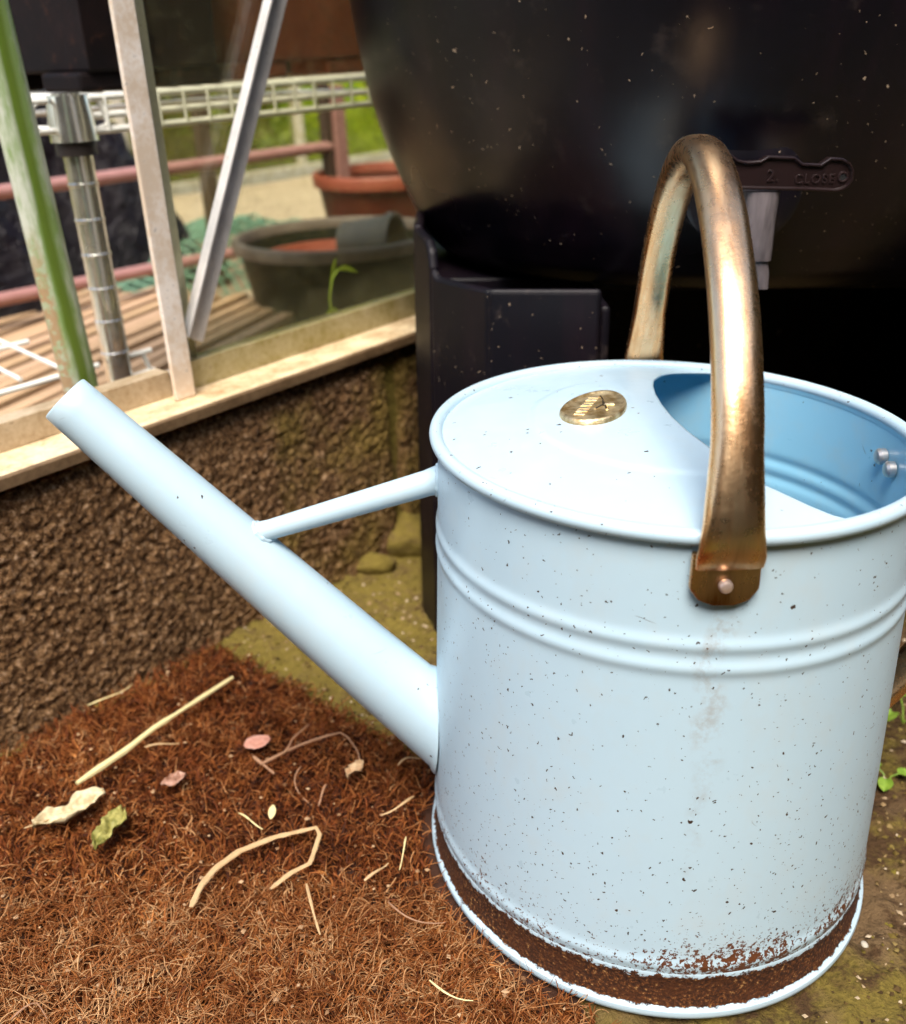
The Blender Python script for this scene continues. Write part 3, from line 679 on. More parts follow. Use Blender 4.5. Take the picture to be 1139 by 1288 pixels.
# stand: eight-sided plastic shell with raised side lips and an open front
STN = m_butt('dusty_black_plastic', 0.48, 1.6); STN.set('Specular IOR Level', 0.28)
stand = empty('butt_stand', (BX, BY, 0))
tag(stand, 'scuffed black plastic stand under the water butt with open front', 'stand')
def panel(p, q, z0, zt, name, tk=0.007):
    p, q = Vector((*p, 0)), Vector((*q, 0)); t = (q - p).normalized(); nrm = Vector((t.y, -t.x, 0)); L = (q - p).length
    if nrm.dot((p + q) / 2) < 0: nrm = -nrm
    top = [(s, z) for s, z in zt]
    poly = [(0, z0)] + [(L, z0)] + [(s * L, z) for s, z in reversed(top)]
    v = [p + t * s + Vector((0, 0, z)) for s, z in poly] + [p + t * s - nrm * tk + Vector((0, 0, z)) for s, z in poly]; n = len(poly)
    f = [tuple(range(n)), tuple(range(2 * n - 1, n - 1, -1))] + [(i, n + i, n + (i + 1) % n, (i + 1) % n) for i in range(n)]
    return MB().add(v, f).build(name, STN, stand, bevel=0.003, seg=3)
LX = -0.228
oct_ = [(LX, 0.21), (LX + 0.002, -0.130), (LX + 0.014, -0.175), (LX + 0.051, -0.226), (-0.106, -0.230), (0.150, -0.230), (0.185, -0.226), (0.226, -0.175), (0.23, 0.21)]
panel(oct_[0], oct_[1], -0.01, [(0, 0.300), (0.97, 0.300), (1, 0.299)], 'side_wall')
panel(oct_[1], oct_[2], -0.01, [(0, 0.2985), (0.3, 0.297), (0.75, 0.2935), (0.92, 0.288), (1.0, 0.277)], 'side_wall')
panel(oct_[2], oct_[3], -0.01, [(0, 0.277), (0.12, 0.2715), (1, 0.2715)], 'corner_wall')
panel(oct_[3], oct_[4], -0.01, [(0, 0.2715), (1, 0.2715)], 'front_leg')
panel(oct_[5], oct_[6], -0.01, [(0, 0.2715), (1, 0.2715)], 'front_leg')
panel(oct_[6], oct_[7], -0.01, [(0, 0.2715), (0.7, 0.2715), (1, 0.290)], 'corner_wall')
panel(oct_[7], oct_[8], -0.01, [(0, 0.297), (1, 0.300)], 'side_wall')
panel(oct_[8], oct_[0], -0.01, [(0, 0.300), (1, 0.300)], 'side_wall')
panel((-0.106, -0.224), (-0.106, -0.05), -0.01, [(0, 0.2600), (1, 0.2600)], 'inner_wall')
MB().prism([(x * 0.967, y * 0.967 if y > -0.16 else -0.12) for x, y in oct_], 0.250, 0.2605).build('stand_top', STN, stand, bevel=0.002)

# ================================================================== COIR MAT
def m_coir(name, dark, mid, pale):
    m = M(name, 0.75, 0.0, 0.25); p = m.pos(); r = m.island(); n = m.noise(55, 4, 0.7, p); y = m.sep(p)[1]
    n9 = m.noise(7, 3, 0.5, p)
    worn = m.math('ADD', m.rng(y, 0.32, 0.45, 0.12, -0.07), m.math('MULTIPLY', m.math('SUBTRACT', n9, 0.5), 0.6))
    f = m.math('ADD', m.math('MULTIPLY', r, 0.50), m.math('ADD', m.math('MULTIPLY_ADD', n, 1.1, -0.30), worn))
    m.set('Base Color', m.ramp(f, [(0.12, dark), (0.55, mid), (1.05, pale)])); return m
COIR = m_coir('coir_fibre', (0.018, 0.0035, 0.0007), (0.170, 0.040, 0.0058), (0.52, 0.21, 0.055))
COIR2 = m_coir('loose_fibre', (0.08, 0.019, 0.003), (0.29, 0.094, 0.021), (0.66, 0.40, 0.19))
doormat = empty('doormat', (0, 0, 0))
tag(doormat, 'brown coir doormat of coarse fibres lying beside the watering can', 'doormat')
BK = M('mat_backing', 0.9); BK.set('Base Color', BK.mix(BK.noise(90, 4, 0.7), (0.022, 0.007, 0.003), (0.075, 0.024, 0.008)))
MB().prism(list(reversed(MATP)), -0.0115, -0.0042).build('backing', BK, doormat)
def scatter(n, x0, x1, y0, y1):
    x = rng.uniform(x0, x1, n); y = rng.uniform(y0, y1, n); k = in_poly(x, y, MATP, 0.001) & (np.hypot((x - CX) / 0.965, (y - CY) / 1.055) > 0.1265)
    return x[k], y[k]
def fibres(n, box, zlo, zhi, llo, lhi, lift, curl, rad, mat, sides, name, seg=4, tuft=0.0):
    x, y = scatter(n, *box); n = len(x)
    a = rng.uniform(0, 2 * math.pi, n); L = rng.uniform(llo, lhi, n); el = np.abs(rng.normal(lift, 0.35, n)).clip(0.0, 1.5)
    if tuft:
        cell = 0.011; i, j = np.floor(x / cell + 0.6 * np.sin(y * 150)), np.floor(y / cell); a = a * 0.35 + hash2(i, j, 1) * 2 * math.pi
        L = L * (0.7 + 0.6 * hash2(i, j, 4))
    p = np.stack([x, y, rng.uniform(zlo, zhi, n)], 1)
    cv = rng.normal(0, curl, n); cu = rng.normal(-0.55, 0.5, n)
    pts = [p]
    for s in range(seg):
        d = np.stack([np.cos(a) * np.cos(el), np.sin(a) * np.cos(el), np.sin(el)], 1)
        p = p + d * (L / seg)[:, None]; p[:, 2] = np.maximum(p[:, 2], zlo + 0.001); pts.append(p)
        a = a + cv + rng.normal(0, curl * 0.5, n); el = el + cu * (1.4 / seg) + rng.normal(0, 0.15, n)
    pts = np.stack(pts, 1)                             # n, seg+1, 3
    rr = rad * rng.uniform(0.6, 1.25, n)
    t = np.gradient(pts, axis=1); t /= np.linalg.norm(t, axis=2, keepdims=True) + 1e-9
    ref = np.zeros_like(t); ref[..., 2] = 1.0; ref[..., 0] = 0.3
    b1 = np.cross(t, ref); b1 /= np.linalg.norm(b1, axis=2, keepdims=True) + 1e-9; b2 = np.cross(t, b1)
    taper = np.linspace(1.0, 0.55, seg + 1)[None, :, None]
    if sides == 2:
        an = rng.uniform(0, math.pi, n)[:, None, None]; o = b1 * np.cos(an) + b2 * np.sin(an)
        V = np.stack([pts + o * rr[:, None, None] * taper, pts - o * rr[:, None, None] * taper], 2)
        pairs = [(0, 1)]
    else:
        V = np.stack([pts + (b1 * math.cos(q) + b2 * math.sin(q)) * rr[:, None, None] * taper for q in (math.pi / 2, math.pi * 7 / 6, math.pi * 11 / 6)], 2)
        pairs = [(0, 1), (1, 2), (2, 0)]
    S = V.shape[2]; base = (np.arange(n) * (seg + 1) * S)[:, None] + (np.arange(seg) * S)[None, :]
    F = np.concatenate([np.stack([base + i, base + j, base + S + j, base + S + i], -1).reshape(-1, 4) for i, j in pairs])
    o = npmesh(name, V.reshape(-1, 3), F, mat, doormat, smooth=(sides == 3)); o['kind'] = 'stuff'; return o
NEAR = (-0.33, 0.10, 0.24, 0.66)
fibres(85000, NEAR, -0.006, 0.001, 0.005, 0.012, 0.85, 0.13, 0.00052, COIR, 2, 'pile', 3, tuft=1)
fibres(12000, NEAR, 0.000, 0.005, 0.005, 0.013, 0.60, 0.13, 0.00044, COIR2, 3, 'loose_fibre', 5)
fibres(12000, (-0.33, 0.10, 0.26, 0.40), 0.002, 0.006, 0.006, 0.015, 0.40, 0.16, 0.00027, COIR2, 3, 'loose_fibre', 5)
fibres(260, (-0.33, 0.10, 0.26, 0.46), 0.004, 0.009, 0.018, 0.042, 0.16, 0.40, 0.00024, COIR2, 3, 'loose_fibre', 6)
fibres(20000, (-0.62, -0.33, 0.12, 0.45), -0.006, 0.002, 0.010, 0.020, 0.8, 0.35, 0.00040, COIR, 2, 'pile', 3)
fibres(16000, (-0.33, 0.10, 0.12, 0.24), -0.006, 0.002, 0.010, 0.020, 0.8, 0.35, 0.00040, COIR, 2, 'pile', 3)

# ------------------------------------------------------------------ litter on the mat
def m_straw(name, a, b_):
    m = M(name, 0.55, 0.0, 0.4); n = m.noise(110, 5, 0.8); m.set('Base Color', m.mix(n, a, b_)); m.bump(m.noise(500, 2), 0.2, 0.0005); return m
STRAW = m_straw('dry_straw', (0.34, 0.19, 0.08), (0.70, 0.50, 0.27)); PALE = m_straw('pale_stalk', (0.66, 0.52, 0.22), (0.86, 0.76, 0.42)); TWIG = m_straw('grey_twig', (0.22, 0.10, 0.05), (0.46, 0.27, 0.16))
STRAWS = {
    'stalk': [(-0.222, 0.4742), (-0.2023, 0.5066), (-0.1927, 0.5253), (-0.1746, 0.5549), (-0.1529, 0.5862)],
    'bent': [(-0.1327, 0.3794), (-0.131, 0.3928), (-0.1265, 0.4057), (-0.1165, 0.4185), (-0.0991, 0.4293), (-0.077, 0.4366), (-0.0745, 0.4302), (-0.077, 0.4091), (-0.0864, 0.4017), (-0.0949, 0.3907)],
    'branch': [(-0.1178, 0.4919), (-0.1039, 0.505), (-0.1018, 0.5171), (-0.0938, 0.5322)],
    'branch2': [(-0.1166, 0.4934), (-0.0999, 0.5105), (-0.086, 0.5185), (-0.0707, 0.5249), (-0.0599, 0.5043), (-0.0559, 0.4849)],
    'branch3': [(-0.1238, 0.5013), (-0.1081, 0.4849)],
}
BITS = [[(-0.193, 0.512), (-0.1733, 0.5183)], [(-0.0933, 0.4915), (-0.0844, 0.4601)], [(-0.0772, 0.3949), (-0.0665, 0.3633)], [(-0.0275, 0.4296), (-0.0299, 0.4055)], [(-0.0476, 0.3972), (-0.036, 0.4103)],
        [(-0.0344, 0.3823), (-0.0057, 0.37)], [(-0.0308, 0.3887), (-0.0218, 0.3875)], [(-0.2443, 0.5589), (-0.2227, 0.5845)], [(-0.2085, 0.4654), (-0.1894, 0.4759)], [(-0.2644, 0.4844), (-0.2473, 0.4768)],
        [(-0.0243, 0.4627), (-0.0418, 0.4492)], [(-0.0128, 0.3346), (0.0069, 0.3236)], [(-0.0147, 0.3369), (-0.0134, 0.3281)], [(-0.1966, 0.3154), (-0.1882, 0.3205), (-0.1814, 0.3164)], [(-0.1917, 0.487), (-0.1824, 0.4794)],
        [(-0.0636, 0.4429), (-0.058, 0.4549)], [(-0.1501, 0.5263), (-0.1379, 0.5286)], [(-0.1972, 0.6373), (-0.1936, 0.6396)], [(-0.169, 0.6071), (-0.1667, 0.6124)], [(-0.1227, 0.4504), (-0.1069, 0.4371)],
        [(-0.2346, 0.5152), (-0.2173, 0.5232)], [(-0.0688, 0.3182), (-0.0679, 0.3443)], [(-0.2395, 0.439), (-0.2255, 0.4553)], [(-0.062, 0.4739), (-0.052, 0.4774)], [(-0.0348, 0.4921), (-0.0206, 0.4997)], [(-0.076, 0.4741), (-0.0785, 0.4565)]]
def wisp(pts, z, rad, flat=0.55, nseg=None, bend=0.0):
    P = np.array([(x, y, z + random.uniform(-0.001, 0.001)) for x, y in pts]); s = np.r_[0, np.cumsum(np.linalg.norm(np.diff(P, axis=0), axis=1))]
    q = np.linspace(0, s[-1], nseg or max(4, len(pts) * 3)); Q = np.stack([np.interp(q, s, P[:, k]) for k in range(3)], 1)
    if bend:
        t_ = np.linspace(0, 1, len(Q)); d_ = P[-1] - P[0]; Q[:, :2] += (np.sin(math.pi * t_) * bend)[:, None] * np.array([-d_[1], d_[0]]); Q[:, 2] += 0.002 * np.sin(math.pi * t_ * 1.5)
    b = MB(); b.tube([tuple(p) for p in Q], [rad * (1 + 0.12 * math.sin(7 * t) + random.uniform(-0.18, 0.18)) * (1.0 - 0.35 * t) * (1.0 if 0 < i < len(Q) - 1 else 0.6) for i, t in enumerate(q / max(s[-1], 1e-6))], 7)
    zc = z; b.v = [(x, y, zc + (zz - zc) * flat) for x, y, zz in b.v]; return b
tag(wisp(STRAWS['stalk'], 0.0150, 0.0023, 0.9, 16).build('plant_stalk', PALE, None, smooth=True), 'thick pale yellow plant stalk lying on the mat near the wall', 'stalk')
tag(wisp(STRAWS['bent'], 0.0130, 0.0019, 0.45, 40).build('bent_straw', STRAW, None, smooth=True), 'long folded straw bent back sharply in the middle of the mat', 'straw')
tw = empty('forked_twig', (0, 0, 0)); tag(tw, 'thin forked dry twig beside the pink petal on the mat', 'twig')
for k, rd in (('branch', 0.0011), ('branch2', 0.0010), ('branch3', 0.0012)): wisp(STRAWS[k], 0.0128, rd * 0.85, 1.0, 12).build('twig_branch', TWIG, tw, smooth=True)
for i, pts in enumerate(BITS):
    if i in (6, 15, 16, 8, 9, 12, 14, 17, 18, 20, 21, 23): continue
    tag(wisp(pts, 0.0122, random.uniform(0.00045, 0.0009), 0.7, 8, random.uniform(-0.22, 0.22)).build('straw_bit', (STRAW, TWIG, STRAW, PALE)[i % 4], None, smooth=True), 'small scrap of dry straw scattered on the coir mat', 'straw', 'scraps of straw on the mat')
def m_leaf(name, a, b_, sub=0.0):
    m = M(name, 0.5, 0.0, 0.4); n = m.noise(140, 4, 0.65); m.set('Base Color', m.mix(m.ramp(n, [(0.35, 0.0), (0.65, 1.0)]), a, b_)); m.bump(m.noise(260, 3), 0.5, 0.001); return m
def leaf(name, a, b_, width, crum, mat, label, cat, z=0.0165, nl=22, nw=9, seed=0, lobes=3, flat=False):
    a, b_ = Vector((*a, z)), Vector((*b_, z)); t = b_ - a; L = t.length; t.normalize(); n = Vector((-t.y, t.x, 0)); P = []
    for i in range(nl):
        s = i / (nl - 1); hw0 = width * math.sin(math.pi * min(max(s, 0.03), 0.97)) ** 0.6; row = []; rg = lambda o: 1.0 if flat else 0.35 + 1.5 * float(fbm(np.array(s * 6.0 + o), np.array(seed + 0.3), 3, seed))
        for j in range(nw):
            q = 2 * j / (nw - 1) - 1; hw = hw0 * rg(0.0 if q > 0 else 17.0)
            h = crum * (float(fbm(np.array(s * 4.0 + seed), np.array(q * 1.6 + 5.0), 3, seed)) - 0.45) * 2 + crum * 0.5 * q * q * (0 if flat else 1)
            row.append(a + t * (L * s) + n * (hw * q) + Vector((0, 0, h)))
        P.append(row)
    o = MB().grid(P).build(name, mat, None, smooth=True, angle=None); o.modifiers.new('t', 'SOLIDIFY').thickness = 0.0004
    return tag(o, label, cat)
leaf('fallen_petal', (-0.1305, 0.5095), (-0.1165, 0.5190), 0.0068, 0.0012, m_leaf('petal_pink', (0.46, 0.20, 0.14), (0.62, 0.34, 0.26)), 'round pinkish dry petal lying on the mat', 'petal', flat=True, z=0.0135)
leaf('dry_leaf', (-0.2345, 0.4395), (-0.2020, 0.4640), 0.0062, 0.007, m_leaf('cream_leaf', (0.34, 0.25, 0.12), (0.70, 0.60, 0.38)), 'crumpled cream dry leaf at the left of the mat', 'leaf', seed=2, z=0.0135)
leaf('green_leaf', (-0.1890, 0.4540), (-0.1930, 0.4190), 0.0060, 0.007, m_leaf('olive_leaf', (0.13, 0.13, 0.02), (0.42, 0.38, 0.12)), 'crumpled olive green leaf on the mat', 'leaf', seed=4, z=0.0135)
leaf('brown_leaf', (-0.1720, 0.4725), (-0.1600, 0.4820), 0.0050, 0.003, m_leaf('brown_leaf', (0.20, 0.09, 0.05), (0.42, 0.24, 0.17)), 'small shrivelled brown leaf near the middle of the mat', 'leaf', seed=6, z=0.0135)
leaf('seed_husk', (-0.0640, 0.4790), (-0.0560, 0.4930), 0.0040, 0.003, m_leaf('husk', (0.36, 0.20, 0.10), (0.60, 0.42, 0.24)), 'tan seed husk on the mat left of the can', 'husk', seed=8, z=0.0135)
leaf('straw_chip', (-0.1040, 0.4545), (-0.1030, 0.4430), 0.0022, 0.0005, PALE, 'short cream rectangular chip of straw above the folded straw', 'straw', flat=True, z=0.0135)

# grit and crumbs: too many and too small to count
def grit(name, n, box, mat, lo, hi, onmat, z0):
    x = rng.uniform(box[0], box[1], n); y = rng.uniform(box[2], box[3], n); ins = in_poly(x, y, MATP, 0.0)
    k = (ins == onmat) & (np.hypot((x - CX) / 0.965, (y - CY) / 1.055) > 0.128); x, y = x[k], y[k]; n = len(x)
    base = np.array([(1, 0, 0), (-1, 0, 0), (0, 1, 0), (0, -1, 0), (0, 0, 1), (0, 0, -1)], float)
    fc = np.array([(0, 2, 4), (2, 1, 4), (1, 3, 4), (3, 0, 4), (2, 0, 5), (1, 2, 5), (3, 1, 5), (0, 3, 5)])
    r = lo * (hi / lo) ** rng.uniform(0, 1, n); V = base[None] * r[:, None, None] * rng.uniform(0.5, 1.4, (n, 6, 1)) * np.array([1, 1, 0.7])
    a = rng.uniform(0, 6.28, n); c, s_ = np.cos(a)[:, None], np.sin(a)[:, None]; V = np.stack([V[..., 0] * c - V[..., 1] * s_, V[..., 0] * s_ + V[..., 1] * c, V[..., 2]], -1)
    if onmat: z = rng.uniform(z0 - 0.003, z0, n)
    else: z = Z[np.clip(((y - ys[0]) / 0.0035).round().astype(int), 0, Z.shape[0] - 1), np.clip(((x - xs[0]) / 0.0035).round().astype(int), 0, Z.shape[1] - 1)] + r * 0.2
    V += np.stack([x, y, z], -1)[:, None, :]
    o = npmesh(name, V.reshape(-1, 3), (np.arange(n)[:, None, None] * 6 + fc[None]).reshape(-1, 3), mat, None, smooth=False); return o
GRM = M('grit', 0.9, 0.0, 0.2); GRM.set('Base Color', GRM.ramp(GRM.island(), [(0.0, (0.03, 0.017, 0.007)), (0.35, (0.10, 0.06, 0.02)), (0.6, (0.16, 0.125, 0.02)), (0.85, (0.30, 0.20, 0.10)), (1.0, (0.55, 0.45, 0.32))]))
tag(grit('grit', 22000, (-0.30, 0.45, 0.22, 0.95), GRM, 0.0005, 0.0022, False, 0), 'fine grit and moss crumbs on the stone paving', 'grit', kind='stuff')
CRM = M('crumb', 0.9, 0.0, 0.2); CRM.set('Base Color', CRM.ramp(CRM.island(), [(0.0, (0.05, 0.02, 0.008)), (0.5, (0.22, 0.11, 0.05)), (1.0, (0.52, 0.34, 0.19))]))
tag(grit('plant_crumbs', 800, (-0.30, 0.08, 0.26, 0.66), CRM, 0.0005, 0.0018, True, 0.0095), 'tiny dry plant crumbs caught in the mat fibres', 'crumbs', kind='stuff')

# weeds and a pebble to the right of the can
WEED = m_leaf('weed_green', (0.13, 0.24, 0.02), (0.26, 0.38, 0.05))
def weed(name, x, y, r, n, label):
    root = empty(name, (x, y, -0.004)); tag(root, label, 'weed')
    for k in range(n):
        a = 2.1 * k + x * 40; d = Vector((math.cos(a), math.sin(a), 0)); sd_ = Vector((-d.y, d.x, 0)); st0 = Vector((0, 0, 0)); tip = d * r * 0.9 + Vector((0, 0, r * 0.9))
        MB().tube([st0, d * r * 0.4 + Vector((0, 0, r * 0.7)), tip], 0.0005, 6).build('stem', WEED, root, smooth=True)
        P = [[tip + d * (r * 1.3 * i / 8) + sd_ * (r * 0.62 * q * math.sin(math.pi * (0.12 + 0.80 * i / 8)) ** 0.6) + Vector((0, 0, r * (0.25 * abs(q) - 0.30 * (i / 8) ** 2))) for q in np.linspace(-1, 1, 7)] for i in range(9)]
        MB().grid(P).build('leaf', WEED, root, smooth=True, angle=None)
weed('weed_plant', 0.298, 0.552, 0.013, 4, 'bright green weed leaves behind the rear handle of the can')
weed('weed_seedling', 0.262, 0.491, 0.007, 3, 'tiny green seedling at the right edge of the can')
bm = bmesh.new(); bmesh.ops.create_icosphere(bm, subdivisions=2, radius=0.0017)
for v_ in bm.verts: v_.co = Vector((v_.co.x, v_.co.y * 1.3, v_.co.z * 0.6)) * (1 + 0.2 * math.sin(v_.co.x * 900 + v_.co.y * 700)) + Vector((0.1985, 0.3625, 0.001))
me = bpy.data.meshes.new('pebble'); bm.to_mesh(me); bm.free()
tag(finish('pebble', me, M('white_pebble', 0.8).set('Base Color', (0.45, 0.40, 0.32)), None, True), 'tiny pale pebble on the mossy stone by the can base', 'pebble')
def rock(name, x, y, z, r, seed, label, mat=GM):
    bm = bmesh.new(); bmesh.ops.create_icosphere(bm, subdivisions=4, radius=1.0)
    for v_ in bm.verts:
        c = v_.co; k = 1 + 0.35 * (float(fbm(np.array(c.x * 1.5 + seed), np.array(c.y * 1.5 + c.z), 4, seed)) - 0.45) * 2
        v_.co = Vector((x + c.x * r[0] * k, y + c.y * r[1] * k, z + c.z * r[2] * k))
    me = bpy.data.meshes.new(name); bm.to_mesh(me); bm.free(); return tag(finish(name, me, mat, None, True, angle=None), label, 'stone')
rock('mossy_stone', -0.045, 0.835, 0.005, (0.030, 0.026, 0.022), 3, 'mossy stone wedged between the wall and the black stand')
rock('garden_stone', -0.072, 0.790, 0.000, (0.020, 0.012, 0.010), 5, 'small brownish stone at the foot of the wall')

# ================================================================== INSIDE THE GREENHOUSE
def m_chrome():
    m = M('chrome', 0.2, 0.92); n = m.noise(60, 3); m.set('Base Color', m.mix(n, (0.86, 0.85, 0.78), (0.96, 0.95, 0.88))); m.set('Roughness', m.rng(n, 0.3, 0.7, 0.12, 0.28)); return m
CHR = m_chrome(); WIR = M('zinc_wire', 0.3, 0.0, 0.8); WIR.set('Base Color', (0.93, 0.93, 0.86)); BLK = M('black_collar', 0.5).set('Base Color', (0.02, 0.014, 0.013))
rack = gthing('wire_rack', 0.232, 0.165, 0.0)
tag(rack, 'chrome wire shelving rack just inside the greenhouse glass', 'shelving rack')
def rleg(u, v):
    b = MB(); pr = [(0.0108, 0.0)]
    z = 0.02
    while z < 0.36: pr += [(0.0108, z - 0.0014), (0.0115, z - 0.0008), (0.0115, z + 0.0008), (0.0108, z + 0.0014)]; z += 0.0265
    pr.append((0.0108, 0.376))
    b.lathe(pr, 28, lambda p: (u + p[0], v + p[1], p[2]), cap=True); lg = b.build('leg', CHR, rack, smooth=True, angle=30)
    for zt in (0.3745,):
        MB().lathe([(0.0128, zt - 0.032), (0.0175, zt - 0.032), (0.0165, zt - 0.015), (0.0150, zt), (0.0128, zt)], 28, lambda p: (u + p[0], v + p[1], p[2])).build('collar', CHR, lg, smooth=True, angle=30)
        MB().lathe([(0.0134, zt - 0.042), (0.0150, zt - 0.042), (0.0150, zt - 0.0325), (0.0134, zt - 0.0325)], 28, lambda p: (u + p[0], v + p[1], p[2])).build('collar_ring', BLK, lg, smooth=True, angle=30)
RL, RD = 0.56, 0.33                                    # spacing of the legs
for uu in (0.0, RL): rleg(uu, 0.0)
def shelf(zt, u0, u1, v0, v1):
    r = 0.0028
    for (vv, zz) in ((v0, zt), (v0, zt - 0.0235), (v1, zt), (v1, zt - 0.0235)):
        MB().tube([(u0, vv, zz), (u1, vv, zz)], r, 8).build('edge_wire', WIR, rack, smooth=True)
    MB().tube([(u0, v0 + 0.012, zt - 0.0135), (u1, v0 + 0.012, zt - 0.0135)], r, 8).build('edge_wire', WIR, rack, smooth=True)
    for (uu, zz) in ((u0, zt), (u0, zt - 0.0235), (u1, zt), (u1, zt - 0.0235)):
        MB().tube([(uu, v0, zz), (uu, v1, zz)], r, 8).build('edge_wire', WIR, rack, smooth=True)
    k = 0; src = None; us = np.arange(u0 + 0.012, u1, 0.0245)
    for uu in us:                                      # cross wires, bent down over the front edge
        if src is None: src = MB().tube([(0, v0 - 0.002, zt - 0.0245), (0, v0 - 0.0025, zt - 0.001), (0, v0 + 0.004, zt + 0.0015), (0, v1, zt + 0.0015)], 0.0013, 6).build('shelf_wire', WIR, rack, smooth=True); src.location.x = uu; continue
        o = src.copy(); COL.objects.link(o); o.parent = rack; o.location.x = uu
shelf(0.3715, 0.018, RL - 0.018, 0.0, RD)
for zz, ue in ((0.172, 0.034), (0.1545, 0.034), (0.148, RL - 0.012), (0.130, RL - 0.012)): MB().tube([(0.012, 0.0, zz), (ue, 0.0, zz)], 0.0023, 8).build('edge_wire', WIR, rack, smooth=True)
# the second rack's end, left of the leg
for zt in (0.3715, 0.172):
    for zz in (zt, zt - 0.0205):
        MB().tube([(-0.017, 0.0, zz), (-0.36, 0.0, zz)], 0.0023, 8).build('edge_wire', WIR, rack, smooth=True)
    MB().tube([(-0.024, 0.0, zt), (-0.029, 0.0, zt - 0.0035), (-0.031, 0.0, zt - 0.017), (-0.026, 0.0, zt - 0.0205)], 0.0021, 8).build('edge_wire', WIR, rack, smooth=True)
    MB().tube([(0.018, 0.0, zt + 0.001), (0.026, 0.0, zt - 0.002), (0.031, 0.0, zt - 0.019), (0.020, 0.0, zt - 0.0225)], 0.0021, 8).build('edge_wire', WIR, rack, smooth=True)
for k in range(9):
    u = -0.05 - 0.034 * k
    MB().tube([(u, 0.0, 0.178), (u + 0.02, 0.14, 0.178)], 0.0018, 6).build('shelf_wire', WIR, rack, smooth=True)
MB().tube([(-0.02, 0.10, 0.178), (-0.36, 0.10, 0.178)], 0.0023, 8).build('edge_wire', WIR, rack, smooth=True)

# big square pots on the top shelf
def m_pot(name, a, b_, c_):
    m = M(name, 0.5); n = m.noise(14, 5, 0.7); n2 = m.noise(60, 4, 0.7); n3 = m.noise(25, 3, 0.6)
    c = m.mix(m.ramp(n, [(0.4, 0.0), (0.65, 1.0)]), a, b_); c = m.mix(m.ramp(n2, [(0.58, 0.0), (0.75, 0.8)]), c, c_)
    m.set('Base Color', c); m.bump(n2, 0.3, 0.002); return m
def square_pot(name, u0, u1, v0, v1, z0, h, mat, label, rim, feet=True):
    cu, cv = (u0 + u1) / 2, (v0 + v1) / 2; o = gthing(name, cu, cv, z0); tag(o, label, 'plant pot'); hu, hv = (u1 - u0) / 2, (v1 - v0) / 2
    def frame(s, z): return [(-hu * s, -hv * s, z), (hu * s, -hv * s, z), (hu * s, hv * s, z), (-hu * s, hv * s, z)]
    L = [frame(0.90, 0.014), frame(0.92, 0.016), frame(1.0, h), frame(1.03, h), frame(1.03, h + 0.02), frame(0.97, h + 0.02), frame(0.86, 0.022)]
    v = [p for l in L for p in l]; f = [(i * 4 + k, i * 4 + (k + 1) % 4, (i + 1) * 4 + (k + 1) % 4, (i + 1) * 4 + k) for i in range(len(L) - 1) for k in range(4)] + [(3, 2, 1, 0), (24, 25, 26, 27)]
    MB().add(v, f).build('pot_wall', mat, o, bevel=0.006, seg=3)
    for a in (-1, 1):
        for c in (-1, 1): MB().box((a * hu * 0.62 - 0.028, c * hv * 0.62 - 0.028, 0.0), (a * hu * 0.62 + 0.028, c * hv * 0.62 + 0.028, 0.0145)).build('foot', mat, o, bevel=0.003)
DKP = m_pot('dark_purple_plastic', (0.004, 0.0022, 0.003), (0.012, 0.005, 0.005), (0.07, 0.028, 0.016)); DKP.set('Specular IOR Level', 0.2); DKP.set('Roughness', 0.7)
RDP = m_pot('red_brown_plastic', (0.17, 0.045, 0.020), (0.27, 0.080, 0.032), (0.06, 0.035, 0.012))
OLP = m_pot('black_olive_plastic', (0.018, 0.015, 0.008), (0.075, 0.052, 0.016), (0.20, 0.13, 0.04))
square_pot('dark_pot', 0.268, 0.405, 0.185, 0.40, 0.3745, 0.24, DKP, 'dark purple square plant pot on the top wire shelf beside the green post', 0)
square_pot('olive_pot', 0.412, 0.452, 0.25, 0.44, 0.3745, 0.24, OLP, 'narrow grimy black pot on the wire shelf between dark and red pots', 0)
square_pot('red_pot', 0.462, 0.640, 0.230, 0.43, 0.3745, 0.17, RDP, 'red brown plant pot on the wire shelf behind the diagonal brace', 0)
square_pot('low_dark_tray', 0.655, 0.735, 0.215, 0.42, 0.3745, 0.20, OLP, 'dark olive pot at the right end of the wire shelf', 0)

# slatted duckboard on the floor
def m_wood():
    m = M('weathered_wood', 0.8); r = m.orand(); n = m.noise(30, 5, 0.7, m.scale(m.obj(), (0.15, 3, 3))); n2 = m.noise(90, 3)
    c = m.mix(n, (0.27, 0.15, 0.065), (0.68, 0.47, 0.26)); c = m.mix(m.math('MULTIPLY', r, 0.45), c, (0.62, 0.40, 0.27)); c = m.mix(m.ramp(n2, [(0.6, 0.0), (0.8, 0.6)]), c, (0.12, 0.06, 0.03))
    m.set('Base Color', c); m.bump(n, 0.5, 0.003); return m
WOOD = m_wood()
db = gthing('duckboard', 0.20, 0.44, 0.005)
db.matrix_world = db.matrix_world @ Matrix.Rotation(R(19), 4, 'Z')
tag(db, 'weathered wooden slatted board lying on the greenhouse floor', 'duckboard')
sl0 = None
for k in range(18):
    y = -0.10 + 0.033 * k
    if sl0 is None:
        sl0 = MB().box((-0.3, -0.0105, 0.040), (0.62, 0.0105, 0.055)).build('slat', WOOD, db, bevel=0.002); sl0.location.y = y; continue
    o = sl0.copy(); COL.objects.link(o); o.parent = db; o.location = (0.02 * math.sin(k * 2.3), y, 0.002 * math.sin(k * 1.7)); o.rotation_euler.z = 0.012 * math.sin(k * 3.1)
